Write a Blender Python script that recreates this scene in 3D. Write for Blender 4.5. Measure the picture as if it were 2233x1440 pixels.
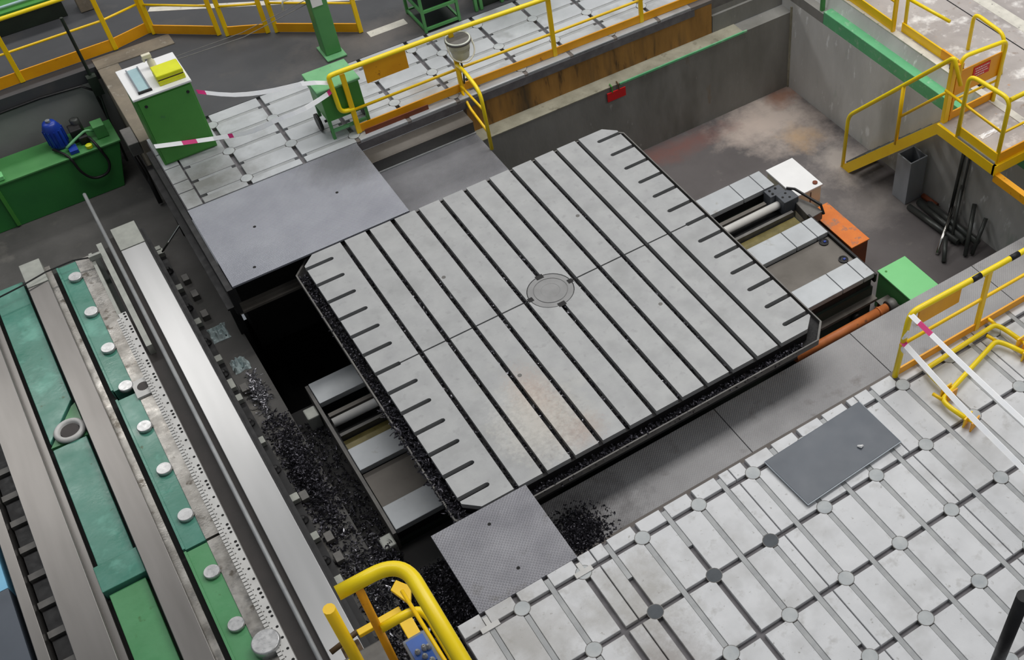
import bpy, math, random
from mathutils import Matrix, Vector, noise
random.seed(7)
R = random.uniform
S = 0.35                      # one T-slot pitch in metres; all coordinates below are in slot pitches

# ------------------------------------------------------------------ camera, sky, light, exposure
W, H = 2233, 1440
FPX, CX, CY = 2470.81, 1500.92, 804.10
CAMR = ((0.82645133, -0.562441, -0.02526526), (-0.44238242, -0.6209705, -0.64706525), (0.34824704, 0.54594483, -0.7620159))
CAMC = (-11.05957, -26.11916, 28.38402)
for o in list(bpy.data.objects):
    bpy.data.objects.remove(o)
scn = bpy.context.scene
col = scn.collection
cam = bpy.data.cameras.new('camera')
cam.sensor_width = 36
cam.lens = FPX * 36 / W
cam.shift_x = (W / 2 - CX) / W
cam.shift_y = (CY - H / 2) / W
cam.clip_end = 500
camo = bpy.data.objects.new('camera', cam)
col.objects.link(camo)
r_, d_, f_ = CAMR
camo.matrix_world = Matrix(((r_[0], -d_[0], -f_[0], CAMC[0] * S), (r_[1], -d_[1], -f_[1], CAMC[1] * S),
                            (r_[2], -d_[2], -f_[2], CAMC[2] * S), (0, 0, 0, 1)))
scn.camera = camo

def pix(x, y, z):             # where a point falls in the picture; used only to leave out what lies far outside the view
    v = (x - CAMC[0], y - CAMC[1], z - CAMC[2])
    a = [sum(CAMR[i][k] * v[k] for k in range(3)) for i in range(3)]
    return CX + FPX * a[0] / a[2], CY + FPX * a[1] / a[2]

def inview(x, y, z, m=160):
    u, v = pix(x, y, z)
    return -m < u < W + m and -m < v < H + m

world = bpy.data.worlds.new('hall_daylight')
scn.world = world
world.use_nodes = True
bg = world.node_tree.nodes['Background']
bg.inputs[0].default_value = (0.86, 0.92, 1.0, 1)
bg.inputs[1].default_value = 0.36
def skylight(name, loc, size, sizey, power, colr=(1, 0.98, 0.95)):
    l = bpy.data.lights.new(name, 'AREA')
    l.shape = 'RECTANGLE'
    l.size, l.size_y = size * S, sizey * S
    l.energy = power
    l.color = colr
    o = bpy.data.objects.new(name, l)
    col.objects.link(o)
    o.location = [c * S for c in loc]
    return o
skylight('roof_skylight', (-4, 58, 50), 90, 8.5, 4400)
skylight('roof_skylight', (30, -36, 50), 34, 14, 1500)
skylight('roof_skylight', (18, 8, 50), 70, 14, 3600)
skylight('roof_skylight', (34, 18, 50), 30, 36, 2200)
vs = scn.view_settings
vs.view_transform = 'Standard'
vs.look = 'None'
vs.exposure = -0.8
vs.gamma = 1
vs.use_curve_mapping = False

# ------------------------------------------------------------------ materials
def lin(c):
    return tuple(((v / 255) / 12.92 if v / 255 <= 0.04045 else ((v / 255 + 0.055) / 1.055) ** 2.4) for v in c) + (1,)
MATS = {}
def M(name, c1, c2=None, scale=2.0, rough=0.5, rvar=0.0, metal=0.0, bump=0.0, bscale=40.0, stains=(), stretch=(1, 1, 1), spec=0.5, checker=None, detail=6, spots=()):
    m = bpy.data.materials.new(name)
    m.use_nodes = True
    nt = m.node_tree
    N, L = nt.nodes, nt.links
    b = N['Principled BSDF']
    b.inputs['Metallic'].default_value = metal
    b.inputs['Roughness'].default_value = rough
    b.inputs['Specular IOR Level'].default_value = spec
    geo = N.new('ShaderNodeNewGeometry')
    mp = N.new('ShaderNodeMapping')
    mp.inputs['Scale'].default_value = stretch
    L.new(geo.outputs['Position'], mp.inputs['Vector'])
    def nz(sc, det=detail, ro=0.6):
        n = N.new('ShaderNodeTexNoise')
        n.inputs['Scale'].default_value = sc
        n.inputs['Detail'].default_value = det
        n.inputs['Roughness'].default_value = ro
        L.new(mp.outputs['Vector'], n.inputs['Vector'])
        return n
    def ramp(src, lo, hi):
        r = N.new('ShaderNodeMapRange')
        r.inputs['From Min'].default_value = lo
        r.inputs['From Max'].default_value = hi
        L.new(src, r.inputs['Value'])
        return r.outputs['Result']
    def mix(fac, a, bcol):
        x = N.new('ShaderNodeMix')
        x.data_type = 'RGBA'
        L.new(fac, x.inputs[0])
        if isinstance(a, tuple): x.inputs[6].default_value = a
        else: L.new(a, x.inputs[6])
        x.inputs[7].default_value = bcol
        return x.outputs[2]
    n1 = nz(scale)
    cur = mix(ramp(n1.outputs['Fac'], 0.3, 0.7), lin(c1), lin(c2 or c1))
    for (sc, lo, hi, colr) in stains:
        cur = mix(ramp(nz(sc, 4).outputs['Fac'], lo, hi), cur, lin(colr))
    for (cx, cy, rx, ry, colr, amt, nsc) in spots:      # a patch with a soft, uneven outline: wear, dust, also painted shading
        pm = N.new('ShaderNodeMapping')
        pm.inputs['Location'].default_value = (-cx / rx, -cy / ry, 0)
        pm.inputs['Scale'].default_value = (1 / (rx * S), 1 / (ry * S), 0)
        L.new(geo.outputs['Position'], pm.inputs['Vector'])
        ln = N.new('ShaderNodeVectorMath')
        ln.operation = 'LENGTH'
        L.new(pm.outputs['Vector'], ln.inputs[0])
        ad = N.new('ShaderNodeMath')
        ad.operation = 'MULTIPLY_ADD'
        L.new(nz(nsc, 6, 0.7).outputs['Fac'], ad.inputs[0])
        ad.inputs[1].default_value = 2.4
        L.new(ln.outputs['Value'], ad.inputs[2])
        mr = N.new('ShaderNodeMapRange')
        mr.inputs['From Min'].default_value, mr.inputs['From Max'].default_value = 2.45, 1.35
        mr.inputs['To Max'].default_value = amt
        L.new(ad.outputs['Value'], mr.inputs['Value'])
        cur = mix(mr.outputs['Result'], cur, lin(colr))
    L.new(cur, b.inputs['Base Color'])
    if rvar:
        rr = N.new('ShaderNodeMapRange')
        rr.inputs['From Min'].default_value, rr.inputs['From Max'].default_value = 0.3, 0.7
        rr.inputs['To Min'].default_value, rr.inputs['To Max'].default_value = rough - rvar, rough + rvar
        L.new(nz(scale * 1.7).outputs['Fac'], rr.inputs['Value'])
        L.new(rr.outputs['Result'], b.inputs['Roughness'])
    if checker:
        bp = N.new('ShaderNodeBump')
        bp.inputs['Strength'].default_value = 0.55
        bp.inputs['Distance'].default_value = 0.006
        rot = N.new('ShaderNodeMapping')
        rot.inputs['Rotation'].default_value = (0, 0, math.radians(45))
        L.new(geo.outputs['Position'], rot.inputs['Vector'])
        vo = N.new('ShaderNodeTexVoronoi')
        vo.inputs['Scale'].default_value = checker
        vo.inputs['Randomness'].default_value = 0.0
        L.new(rot.outputs['Vector'], vo.inputs['Vector'])
        h = ramp(vo.outputs['Distance'], 0.5, 0.2)
        L.new(h, bp.inputs['Height'])
        L.new(bp.outputs['Normal'], b.inputs['Normal'])
    elif bump:
        bp = N.new('ShaderNodeBump')
        bp.inputs['Strength'].default_value = bump
        bp.inputs['Distance'].default_value = 0.01
        L.new(nz(bscale, 3).outputs['Fac'], bp.inputs['Height'])
        L.new(bp.outputs['Normal'], b.inputs['Normal'])
    MATS[name] = m
    return m

M('table_steel', (167, 168, 168), (152, 153, 154), 3.0, 0.5, 0.06, 0.25, 0.08, 60, stains=((9, 0.58, 0.78, (142, 143, 143)), (1.6, 0.54, 0.72, (146, 147, 147))), spots=((-2.9, -4.6, 1.5, 2.0, (184, 180, 168), 0.45, 2.0), (-2.8, -4.0, 0.7, 1.5, (164, 112, 84), 0.3, 24.0), (-2.3, -5.9, 0.8, 0.7, (158, 118, 94), 0.3, 20.0), (-3.2, -5.0, 1.2, 1.3, (110, 104, 98), 0.5, 18.0), (-3.3, -4.8, 1.2, 1.5, (206, 203, 196), 0.5, 15.0)))
M('slot_dark', (30, 28, 29), (16, 15, 16), 30, 0.6, 0.1, 0.3, 0.3, 120)  # near-black: shade inside the slots is put into the colour to deepen them
M('plate_iron', (210, 211, 213), (197, 198, 200), 2.6, 0.6, 0.05, 0.1, 0.08, 60, stains=((1.3, 0.52, 0.72, (184, 184, 184)), (5, 0.58, 0.76, (172, 171, 169)), (14, 0.64, 0.74, (150, 148, 144))), spots=((-4.0, -12.0, 1.4, 1.6, (150, 146, 138), 0.6, 4.0), (-4.3, -14.2, 1.0, 1.6, (120, 108, 98), 0.5, 10.0), (-7.2, -11.0, 1.6, 1.6, (160, 157, 152), 0.6, 3.0)))
M('plate_iron_back', (190, 193, 196), (172, 175, 178), 2.2, 0.5, 0.08, 0.2, 0.08, 60, stains=((1.2, 0.55, 0.75, (138, 139, 138)),), spots=((-8.0, 12.8, 2.2, 2.0, (104, 102, 94), 0.7, 1.5), (1.5, 13.2, 1.6, 0.8, (150, 140, 128), 0.6, 3.0)))  # first spot: shading at the front left corner, painted into the iron
M('slot_floor', (112, 109, 112), (84, 81, 84), 6, 0.6)
M('filler', (166, 168, 168), (146, 148, 150), 5, 0.55, 0.05, 0.15)
M('plug_light', (186, 189, 189), (160, 165, 168), 5, 0.6, 0.05, 0.1)
M('plug_dark', (64, 70, 76), (46, 52, 58), 5, 0.5, 0.05, 0.2)
M('checker_plate', (142, 142, 147), (120, 120, 126), 2.5, 0.5, 0.08, 0.3, checker=34, stains=((4, 0.6, 0.8, (108, 106, 104)),))
M('cover_plate', (158, 160, 168), (138, 140, 149), 1.4, 0.4, 0.05, 0.4, checker=52, spots=((-3.2, 11.0, 1.8, 1.6, (98, 98, 102), 0.7, 1.2),))  # spot darkens the rear right corner, near the trolley
M('step_plate', (130, 130, 134), (110, 110, 114), 2.0, 0.5, 0.06, 0.3, checker=52)
M('ledge_plate', (166, 165, 166), (146, 145, 146), 1.6, 0.6, 0.05, 0.15, checker=40, stains=((3, 0.6, 0.8, (118, 113, 110)),), spots=((-3.9, -7.9, 2.2, 1.6, (70, 66, 66), 0.8, 4.0),))
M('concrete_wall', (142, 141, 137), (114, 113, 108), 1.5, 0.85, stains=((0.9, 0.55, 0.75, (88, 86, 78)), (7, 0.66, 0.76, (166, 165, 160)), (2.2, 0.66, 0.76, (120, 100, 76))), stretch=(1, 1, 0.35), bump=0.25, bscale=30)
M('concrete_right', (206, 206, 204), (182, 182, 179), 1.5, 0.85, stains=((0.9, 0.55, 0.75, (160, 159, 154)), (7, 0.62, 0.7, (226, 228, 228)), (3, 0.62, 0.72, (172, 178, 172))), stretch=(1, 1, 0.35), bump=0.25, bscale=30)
M('concrete_dark', (96, 94, 92), (76, 75, 73), 1.5, 0.85, bump=0.25, bscale=30, stains=((2, 0.6, 0.75, (108, 105, 100)),))
M('concrete_shaded', (40, 39, 38), (26, 25, 25), 2.5, 0.8, bump=0.4, bscale=30)  # concrete with the shade of the deep recesses painted into its colour
M('pit_floor', (104, 99, 99), (88, 83, 83), 0.9, 0.6, 0.1, stains=((4, 0.62, 0.8, (116, 111, 108)),), bump=0.1, spots=((17.0, 9.4, 2.6, 2.6, (196, 182, 172), 0.85, 1.8), (15.7, 9.6, 2.0, 1.2, (188, 172, 162), 0.7, 2.4), (17.2, 7.4, 0.9, 1.0, (196, 164, 128), 0.7, 3.0), (17.6, 4.9, 1.4, 1.6, (186, 176, 168), 0.7, 2.2), (17.2, 1.6, 1.6, 1.4, (168, 160, 154), 0.5, 2.0), (11.5, 10.2, 3.5, 0.8, (128, 84, 76), 0.7, 2.0), (18.6, 10.6, 1.2, 0.8, (140, 92, 66), 0.7, 2.0)))
M('pale_stain', (176, 160, 148), (120, 104, 98), 3.5, 0.7, stains=((6, 0.5, 0.62, (98, 88, 88)),))
M('sand_stain', (178, 142, 104), (112, 98, 92), 4, 0.7)
M('rust_wall', (168, 122, 58), (122, 88, 40), 2.5, 0.75, stains=((5, 0.6, 0.75, (60, 44, 26)), (1.1, 0.55, 0.7, (70, 58, 40))), stretch=(1.6, 1, 0.3), bump=0.3)
M('kerb_tan', (138, 128, 112), (112, 104, 92), 3, 0.85, bump=0.3, stains=((6, 0.6, 0.75, (164, 158, 146)),))
M('ledge_pale', (168, 164, 146), (130, 127, 110), 3, 0.8, bump=0.2, stains=((5, 0.6, 0.75, (96, 90, 74)),))
M('floor_dark', (72, 73, 76), (60, 61, 64), 0.7, 0.6, 0.08, bump=0.06, stains=((1.3, 0.58, 0.74, (80, 78, 77)),), spots=((1.5, 18.2, 4.5, 1.4, (104, 98, 94), 0.8, 1.5), (20, 15, 9, 6, (150, 144, 138), 0.7, 1.2)))  # spots: paler strip behind the plates, paler area at the right
M('floor_light', (188, 181, 177), (160, 152, 148), 1.2, 0.65, 0.08, bump=0.08, stains=((2.6, 0.54, 0.68, (232, 228, 224)), (5, 0.62, 0.72, (146, 130, 118)), (9, 0.66, 0.72, (190, 150, 116)), (0.6, 0.55, 0.7, (150, 144, 142))))  # pale concrete, albedo raised further to carry the brightness of the overhead light
M('floor_gravel', (120, 114, 110), (104, 98, 94), 2, 0.8, bump=0.15)
M('line_white', (222, 218, 206), (196, 192, 182), 6, 0.7, stains=((9, 0.62, 0.7, (150, 146, 140)),))
M('yellow', (255, 212, 10), (248, 198, 6), 3, 0.38, 0.05)
M('yellow_bright', (255, 228, 18), (252, 218, 12), 3, 0.35, 0.05)
M('orange_yellow', (244, 172, 8), (230, 156, 6), 3, 0.45, 0.05, stains=((9, 0.66, 0.74, (150, 84, 20)),))
M('yellow_case', (222, 226, 10), (206, 210, 6), 4, 0.4)
M('green_dark', (72, 146, 58), (64, 134, 52), 1.5, 0.45, 0.05, stains=((6, 0.66, 0.76, (60, 118, 62)),))
M('green_tank', (54, 132, 62), (44, 114, 56), 1.2, 0.42, 0.05, stains=((4, 0.64, 0.74, (56, 122, 62)),))
M('green_mid', (82, 150, 84), (70, 136, 74), 2, 0.45, 0.05)
M('green_light', (118, 180, 126), (100, 164, 112), 3, 0.5, 0.05, stains=((9, 0.64, 0.72, (80, 110, 76)),))
M('green_box', (128, 212, 138), (120, 204, 130), 2, 0.45)
M('green_channel', (104, 186, 132), (92, 170, 120), 3, 0.5, stains=((8, 0.58, 0.72, (150, 190, 158)),))
M('green_bed', (88, 146, 130), (68, 126, 108), 1.6, 0.26, 0.12, bump=0.12, bscale=14, stains=((2.2, 0.58, 0.7, (104, 166, 148)), (5, 0.68, 0.74, (46, 82, 44))))  # teal-grey shift puts the sheen of the glossy trough into the base colour
M('green_bed_bright', (84, 150, 100), (70, 134, 84), 2, 0.35, 0.1, bump=0.12, bscale=14, stains=((5, 0.66, 0.74, (60, 104, 50)),))
M('green_black', (34, 46, 36), (24, 32, 27), 3, 0.5)
M('rail_steel', (182, 182, 182), (164, 164, 164), 0.7, 0.32, 0, 0.92, stretch=(4, 0.5, 1), detail=2)
M('rail_steel_worn', (136, 133, 130), (122, 119, 116), 0.9, 0.33, 0, 0.92, stretch=(4, 0.5, 1), detail=3)
M('bare_metal', (172, 169, 164), (118, 114, 108), 3.5, 0.3, 0.12, 0.7, stains=((5, 0.58, 0.68, (90, 84, 76)),), bump=0.1)
M('strip_white', (204, 203, 200), (184, 183, 180), 4, 0.4)
M('channel_brown', (62, 56, 54), (48, 44, 42), 4, 0.55)
M('black_metal', (34, 33, 34), (22, 22, 23), 6, 0.5, 0.1, 0.2)
M('hole_black', (10, 10, 10), (8, 8, 8), 6, 0.8)
M('way_steel', (184, 188, 191), (168, 171, 174), 2.2, 0.45, 0.05, 0.35, stains=((4, 0.62, 0.74, (150, 146, 140)),))
M('panel_brown', (106, 101, 95), (88, 83, 77), 2.2, 0.45, 0.06, 0.35, stains=((1.6, 0.58, 0.72, (118, 112, 106)),))
M('oil_tan', (130, 118, 66), (92, 84, 44), 3.5, 0.35, 0.1, 0.2)
M('chrome', (226, 224, 220), (206, 204, 200), 3, 0.16, 0.03, 1.0)
M('grey_paint', (128, 134, 142), (112, 118, 126), 3, 0.5)
M('grey_tube', (176, 181, 188), (152, 157, 164), 2.5, 0.45, 0.05, 0.3, stretch=(1, 1, 0.3))
M('dark_bar', (84, 87, 84), (62, 64, 63), 4, 0.4, 0.1, 0.5)
M('white_paint', (236, 236, 236), (228, 228, 228), 3, 0.45)
M('cream', (226, 220, 196), (214, 208, 186), 3, 0.5)
M('glassy_blue', (172, 200, 204), (160, 190, 196), 5, 0.2)
M('rust_orange', (232, 132, 46), (208, 108, 40), 3, 0.6, stains=((7, 0.56, 0.64, (168, 112, 84)), (3, 0.6, 0.7, (150, 120, 96))))
M('rust_brown', (128, 62, 30), (104, 50, 26), 4, 0.65)
M('pipe_orange', (204, 120, 62), (176, 98, 50), 5, 0.55, stains=((9, 0.62, 0.72, (132, 84, 58)),))
M('red', (214, 18, 24), (198, 14, 20), 4, 0.5)
M('pink', (222, 52, 130), (210, 44, 120), 4, 0.5)
M('tape_white', (255, 255, 255), (246, 248, 252), 8, 0.4)
M('blue_motor', (30, 66, 168), (22, 52, 148), 4, 0.35)
M('blue_tray', (26, 88, 176), (20, 72, 152), 4, 0.35)
M('blue_light', (130, 194, 226), (116, 182, 218), 4, 0.4)
M('rubber_sheet', (82, 89, 99), (74, 81, 91), 2, 0.42, 0.05)
M('sheet_edge', (176, 184, 190), None, 2, 0.35)
M('chips', (22, 22, 24), (92, 90, 98), 220, 0.35, 0.1, 0.8, detail=2)
M('chips_bright', (60, 62, 68), (190, 188, 194), 220, 0.3, 0.1, 0.85, detail=2)
M('rag', (190, 204, 204), (164, 180, 182), 9, 0.7, bump=0.4)
M('wedge', (170, 172, 164), (148, 150, 144), 6, 0.5, 0.05, 0.3)
M('wedge_grey', (112, 110, 106), (92, 90, 88), 6, 0.5, 0.05, 0.3)
M('bucket_grey', (222, 225, 212), (196, 200, 188), 6, 0.5, stains=((10, 0.62, 0.7, (120, 120, 96)),))
M('way_end', (178, 179, 178), (156, 156, 154), 2.2, 0.45, 0.06, 0.4, stains=((4, 0.62, 0.74, (124, 112, 98)),))
M('bolt_steel', (206, 206, 206), (180, 180, 180), 12, 0.3, 0.08, 0.6)
M('rod_bright', (236, 234, 230), (222, 220, 216), 3, 0.3, 0.03, 0.1)
M('slate', (84, 88, 94), (70, 74, 80), 3, 0.5)
M('pit_wall_grey', (146, 147, 144), (132, 133, 130), 1.0, 0.8, bump=0.1)
M('brown_box', (96, 74, 46), (78, 60, 38), 5, 0.6)

# ------------------------------------------------------------------ mesh helpers
class G:
    def __init__(s): s.v, s.f = [], []
    def box(s, x0, x1, y0, y1, z0, z1):
        n = len(s.v)
        s.v += [(x0, y0, z0), (x1, y0, z0), (x1, y1, z0), (x0, y1, z0), (x0, y0, z1), (x1, y0, z1), (x1, y1, z1), (x0, y1, z1)]
        for q in ((0, 3, 2, 1), (4, 5, 6, 7), (0, 1, 5, 4), (1, 2, 6, 5), (2, 3, 7, 6), (3, 0, 4, 7)):
            s.f.append(tuple(n + i for i in q))
        return s
    def extrude(s, pts, vec):            # planar outline swept along vec
        n, k = len(s.v), len(pts)
        s.v += [tuple(p) for p in pts] + [tuple(p[i] + vec[i] for i in range(3)) for p in pts]
        s.f.append(tuple(n + i for i in reversed(range(k))))
        s.f.append(tuple(n + k + i for i in range(k)))
        for i in range(k):
            j = (i + 1) % k
            s.f.append((n + i, n + j, n + k + j, n + k + i))
        return s
    def prism(s, poly, z0, z1): return s.extrude([(x, y, z0) for x, y in poly], (0, 0, z1 - z0))
    def tube(s, path, r, seg=10, cap=True, flat=None):
        P = [Vector(p) for p in path]
        n0 = len(s.v)
        up = None
        for i, p in enumerate(P):
            t = (P[min(i + 1, len(P) - 1)] - P[max(i - 1, 0)]).normalized()
            if up is None:
                up = t.orthogonal().normalized() if flat is None else (Vector(flat) - t * t.dot(Vector(flat))).normalized()
            else:
                up = (up - t * up.dot(t)).normalized()
            w = t.cross(up)
            rr = r[i] if isinstance(r, (list, tuple)) else r
            for k in range(seg):
                a = 2 * math.pi * k / seg
                s.v.append(tuple(p + (up * math.cos(a) + w * math.sin(a)) * rr))
        for i in range(len(P) - 1):
            for k in range(seg):
                a, b = n0 + i * seg + k, n0 + i * seg + (k + 1) % seg
                s.f.append((a, b, b + seg, a + seg))
        if cap:
            s.f.append(tuple(n0 + k for k in reversed(range(seg))))
            e = n0 + (len(P) - 1) * seg
            s.f.append(tuple(e + k for k in range(seg)))
        return s
    def lathe(s, c, prof, seg=24, axis='z'):
        n0 = len(s.v)
        for (r, h) in prof:
            for k in range(seg):
                a = 2 * math.pi * k / seg
                o = (r * math.cos(a), r * math.sin(a), h)
                if axis == 'x': o = (h, o[0], o[1])
                if axis == 'y': o = (o[0], h, o[1])
                s.v.append((c[0] + o[0], c[1] + o[1], c[2] + o[2]))
        for i in range(len(prof) - 1):
            for k in range(seg):
                a, b = n0 + i * seg + k, n0 + i * seg + (k + 1) % seg
                s.f.append((a, b, b + seg, a + seg))
        s.f.append(tuple(n0 + k for k in reversed(range(seg))))
        e = n0 + (len(prof) - 1) * seg
        s.f.append(tuple(e + k for k in range(seg)))
        return s
    def ribbon(s, path, w, t=0.012):     # thin flat band, width vector w
        n0 = len(s.v)
        w = Vector(w)
        for p in path:
            p = Vector(p)
            nrm = Vector((0, 0, t)) if abs(w.z) < 0.5 * w.length else Vector((t * 0.7, -t * 0.7, 0))
            for q in (p - w / 2 - nrm, p + w / 2 - nrm, p + w / 2 + nrm, p - w / 2 + nrm): s.v.append(tuple(q))
        for i in range(len(path) - 1):
            for k in range(4):
                a, b = n0 + i * 4 + k, n0 + i * 4 + (k + 1) % 4
                s.f.append((a, b, b + 4, a + 4))
        s.f.append((n0 + 3, n0 + 2, n0 + 1, n0))
        e = n0 + 4 * (len(path) - 1)
        s.f.append((e, e + 1, e + 2, e + 3))
        return s

ORG = {}
def arc(c, r, a0, a1, n, z=None):
    out = []
    for i in range(n + 1):
        a = math.radians(a0 + (a1 - a0) * i / n)
        out.append((c[0] + r * math.cos(a), c[1] + r * math.sin(a)) + (() if z is None else (z,)))
    return out
def bend(pts, r, n=6):                  # polyline with its inner corners rounded
    P = [Vector(p) for p in pts]
    out = [tuple(P[0])]
    for i in range(1, len(P) - 1):
        a, b, c = P[i - 1], P[i], P[i + 1]
        u, v = (a - b), (c - b)
        d = min(r, u.length * 0.49, v.length * 0.49)
        p0, p1 = b + u.normalized() * d, b + v.normalized() * d
        for k in range(n + 1):
            t = k / n
            out.append(tuple(p0 * (1 - t) ** 2 + b * 2 * t * (1 - t) + p1 * t * t))
    out.append(tuple(P[-1]))
    return out
def tag(o, label, cat=None, group=None, kind=None):
    if label: o['label'] = label
    if cat: o['category'] = cat
    if group: o['group'] = group
    if kind: o['kind'] = kind
    return o
def mesh(name, g, org, mat, smooth=False):
    me = bpy.data.meshes.new(name)
    me.from_pydata([tuple((v[i] - org[i]) * S for i in range(3)) for v in g.v], [], g.f)
    me.materials.append(MATS[mat])
    if smooth:
        me.polygons.foreach_set('use_smooth', [len(p.vertices) <= 4 for p in me.polygons])
    me.update()
    return me
def link(name, me, org, parent=None):
    o = bpy.data.objects.new(name, me)
    col.objects.link(o)
    ORG[o.name] = org
    if parent is not None:
        o.parent = parent
        po = ORG[parent.name]
        o.location = [(org[i] - po[i]) * S for i in range(3)]
    else:
        o.location = [c * S for c in org]
    return o
def bev(o, w):
    if w:
        b = o.modifiers.new('bevel', 'BEVEL')
        b.width = w * S
        b.segments = 2
        b.limit_method = 'ANGLE'
    return o
def part(name, g, mat, parent, smooth=False, bevel=0, label=None):
    org = ORG[parent.name]
    o = link(name, mesh(name, g, org, mat, smooth), org, parent)
    bev(o, bevel)
    if label: o['label'] = label
    return o
def piece(name, me, loc, parent):       # a copy that shares its mesh
    return link(name, me, loc, parent)
def thing(name, label, cat, base, group=None):
    return tag(link(name, None, base), label, cat, group)
def solo(name, g, mat, base, label, cat, group=None, smooth=False, bevel=0, kind=None):
    o = link(name, mesh(name, g, base, mat, smooth), base)
    bev(o, bevel)
    return tag(o, label, cat, group, kind)
def struct(name, g, mat, base=(0, 0, 0), smooth=False, bevel=0):
    o = link(name, mesh(name, g, base, mat, smooth), base)
    bev(o, bevel)
    return tag(o, None, None, None, 'structure')

# ------------------------------------------------------------------ the setting
struct('floor', G().box(14.2, 15.2, 12.7, 17.1, -0.6, -0.02).box(-9.2, 15.2, 17.1, 60, -0.6, -0.02).box(15.2, 45, 11.95, 60, -0.6, -0.02).box(-45, -9.2, 23.45, 60, -0.6, -0.02), 'floor_dark')
struct('floor_right', G().box(20.0, 45, -12, 11.94, -0.6, -0.01), 'floor_light')
struct('floor_pit', G().box(-5.6, 19.3, -7.1, 11.2, -6.5, -6.0), 'pit_floor')
struct('floor_sump', G().box(-9.6, -5.5, 3.7, 11.4, -9.6, -9.2).box(-9.6, -9.4, 3.7, 11.4, -9.3, -3.7).box(-5.6, -5.5, 3.7, 11.4, -9.3, -6.1).box(-9.4, -5.6, 3.7, 3.9, -9.3, -5.9).box(-9.4, -5.6, 11.2, 11.4, -9.3, -5.9), 'concrete_shaded')  # deep hole, near-black in colour for the shade under the table
struct('floor_channel', G().box(-40, -9.4, 14.9, 23.45, -5.2, -4.5), 'concrete_dark')
struct('floor_foundation', G().box(-26, -9.4, -34, 14.9, -6.4, -3.6), 'concrete_dark')
struct('floor_table_foundation', G().box(-9.4, -3, -9.8, 3.9, -5.99, -4.2), 'concrete_shaded')
# walls of the pits
struct('wall_back_left', G().box(-40, -9.3, 23.45, 24.0, -4.6, -0.62), 'pit_wall_grey')
struct('wall_kerb_left', G().box(-9.4, -8.5, 17.0, 23.45, -4.5, 0.0), 'kerb_tan', bevel=0.03)
struct('trim_1', G().box(-9.4, -6.0, 23.1, 24.0, -0.3, 0.02), 'kerb_tan')
struct('wall_under_plates', G().box(-8.6, -2.3, 12.4, 17.1, -6, -0.5).box(-8.9, -2.3, 9.6, 12.4, -6, -1.6), 'concrete_shaded')
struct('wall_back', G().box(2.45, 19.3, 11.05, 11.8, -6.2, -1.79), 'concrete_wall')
struct('trim_2', G().box(2.45, 16.4, 11.03, 11.8, -1.79, -1.75), 'ledge_pale')
struct('trim_3', G().box(9.6, 16.6, 10.99, 11.06, -1.83, -1.74), 'green_channel')
struct('wall_rust', G().box(2.6, 15.15, 11.8, 12.2, -1.78, -0.22), 'rust_wall')
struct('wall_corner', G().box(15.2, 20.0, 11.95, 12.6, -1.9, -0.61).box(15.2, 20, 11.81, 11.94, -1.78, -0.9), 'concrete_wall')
struct('trim_4', G().box(-2.2, 15.2, 11.8, 12.7, -0.22, -0.03), 'floor_gravel', bevel=0.02)
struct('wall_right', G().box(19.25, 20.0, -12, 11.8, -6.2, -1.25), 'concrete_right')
struct('trim_5', G().box(19.25, 19.75, -12, 8.75, -1.26, -0.62), 'green_channel', bevel=0.03)
struct('trim_6', G().box(19.25, 19.7, 8.75, 11.79, -1.25, -0.75), 'concrete_wall')
struct('wall_kerb_right', G().extrude([(19.62, -12, -0.9), (20.05, -12, -0.9), (20.05, -12, 0.0), (19.92, -12, 0.0)], (0, 23.9, 0)), 'concrete_right')
struct('trim_12', G().box(19.17, 19.25, 10.97, 11.05, -6, -1.5), 'ledge_pale')
struct('trim_7', G().box(19.9, 20.25, -12, 11.9, -0.05, 0.012), 'line_white')
struct('floor_ledge', G().box(-6.2, 40, -9.8, -6.4, -6.2, -2.08), 'concrete_dark')
struct('wall_front', G().box(-8.55, 40, -40, -9.85, -4.5, -0.14), 'slot_floor')
# road markings
struct('trim_8', G().box(1.3, 3.1, 18.33, 18.8, -0.04, -0.012), 'line_white')
struct('trim_9', G().box(24.55, 25.2, -6, 12, -0.04, 0.0), 'line_white')
struct('trim_10', G().extrude([(-6.2, 26.4, -0.04), (4.5, 20.0, -0.04), (4.68, 20.3, -0.04), (-6.0, 26.72, -0.04)], (0, 0, 0.032)), 'line_white')
struct('trim_11', G().box(23.6, 23.66, -6, 12, -0.04, -0.003), 'black_metal')

# ------------------------------------------------------------------ steps and cover plates behind the table
t = tag(struct('steps', G().box(-2.25, 2.44, 10.88, 11.8, -6, -0.56), 'concrete_dark'), 'grey steel steps leading down from the rear floor plates', None)
part('tread', G().box(-2.25, 2.44, 10.84, 11.79, -0.56, -0.516), 'panel_brown', t, bevel=0.01)
part('tread', G().box(-2.25, 2.45, 6.95, 10.87, -1.24, -1.115), 'step_plate', t, bevel=0.01)
part('lip', G().box(-2.25, 2.45, 10.80, 10.87, -1.115, -1.05), 'filler', t)
part('riser_block', G().box(-2.2, 2.38, 7.6, 10.88, -6, -1.24), 'concrete_shaded', t)

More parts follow.
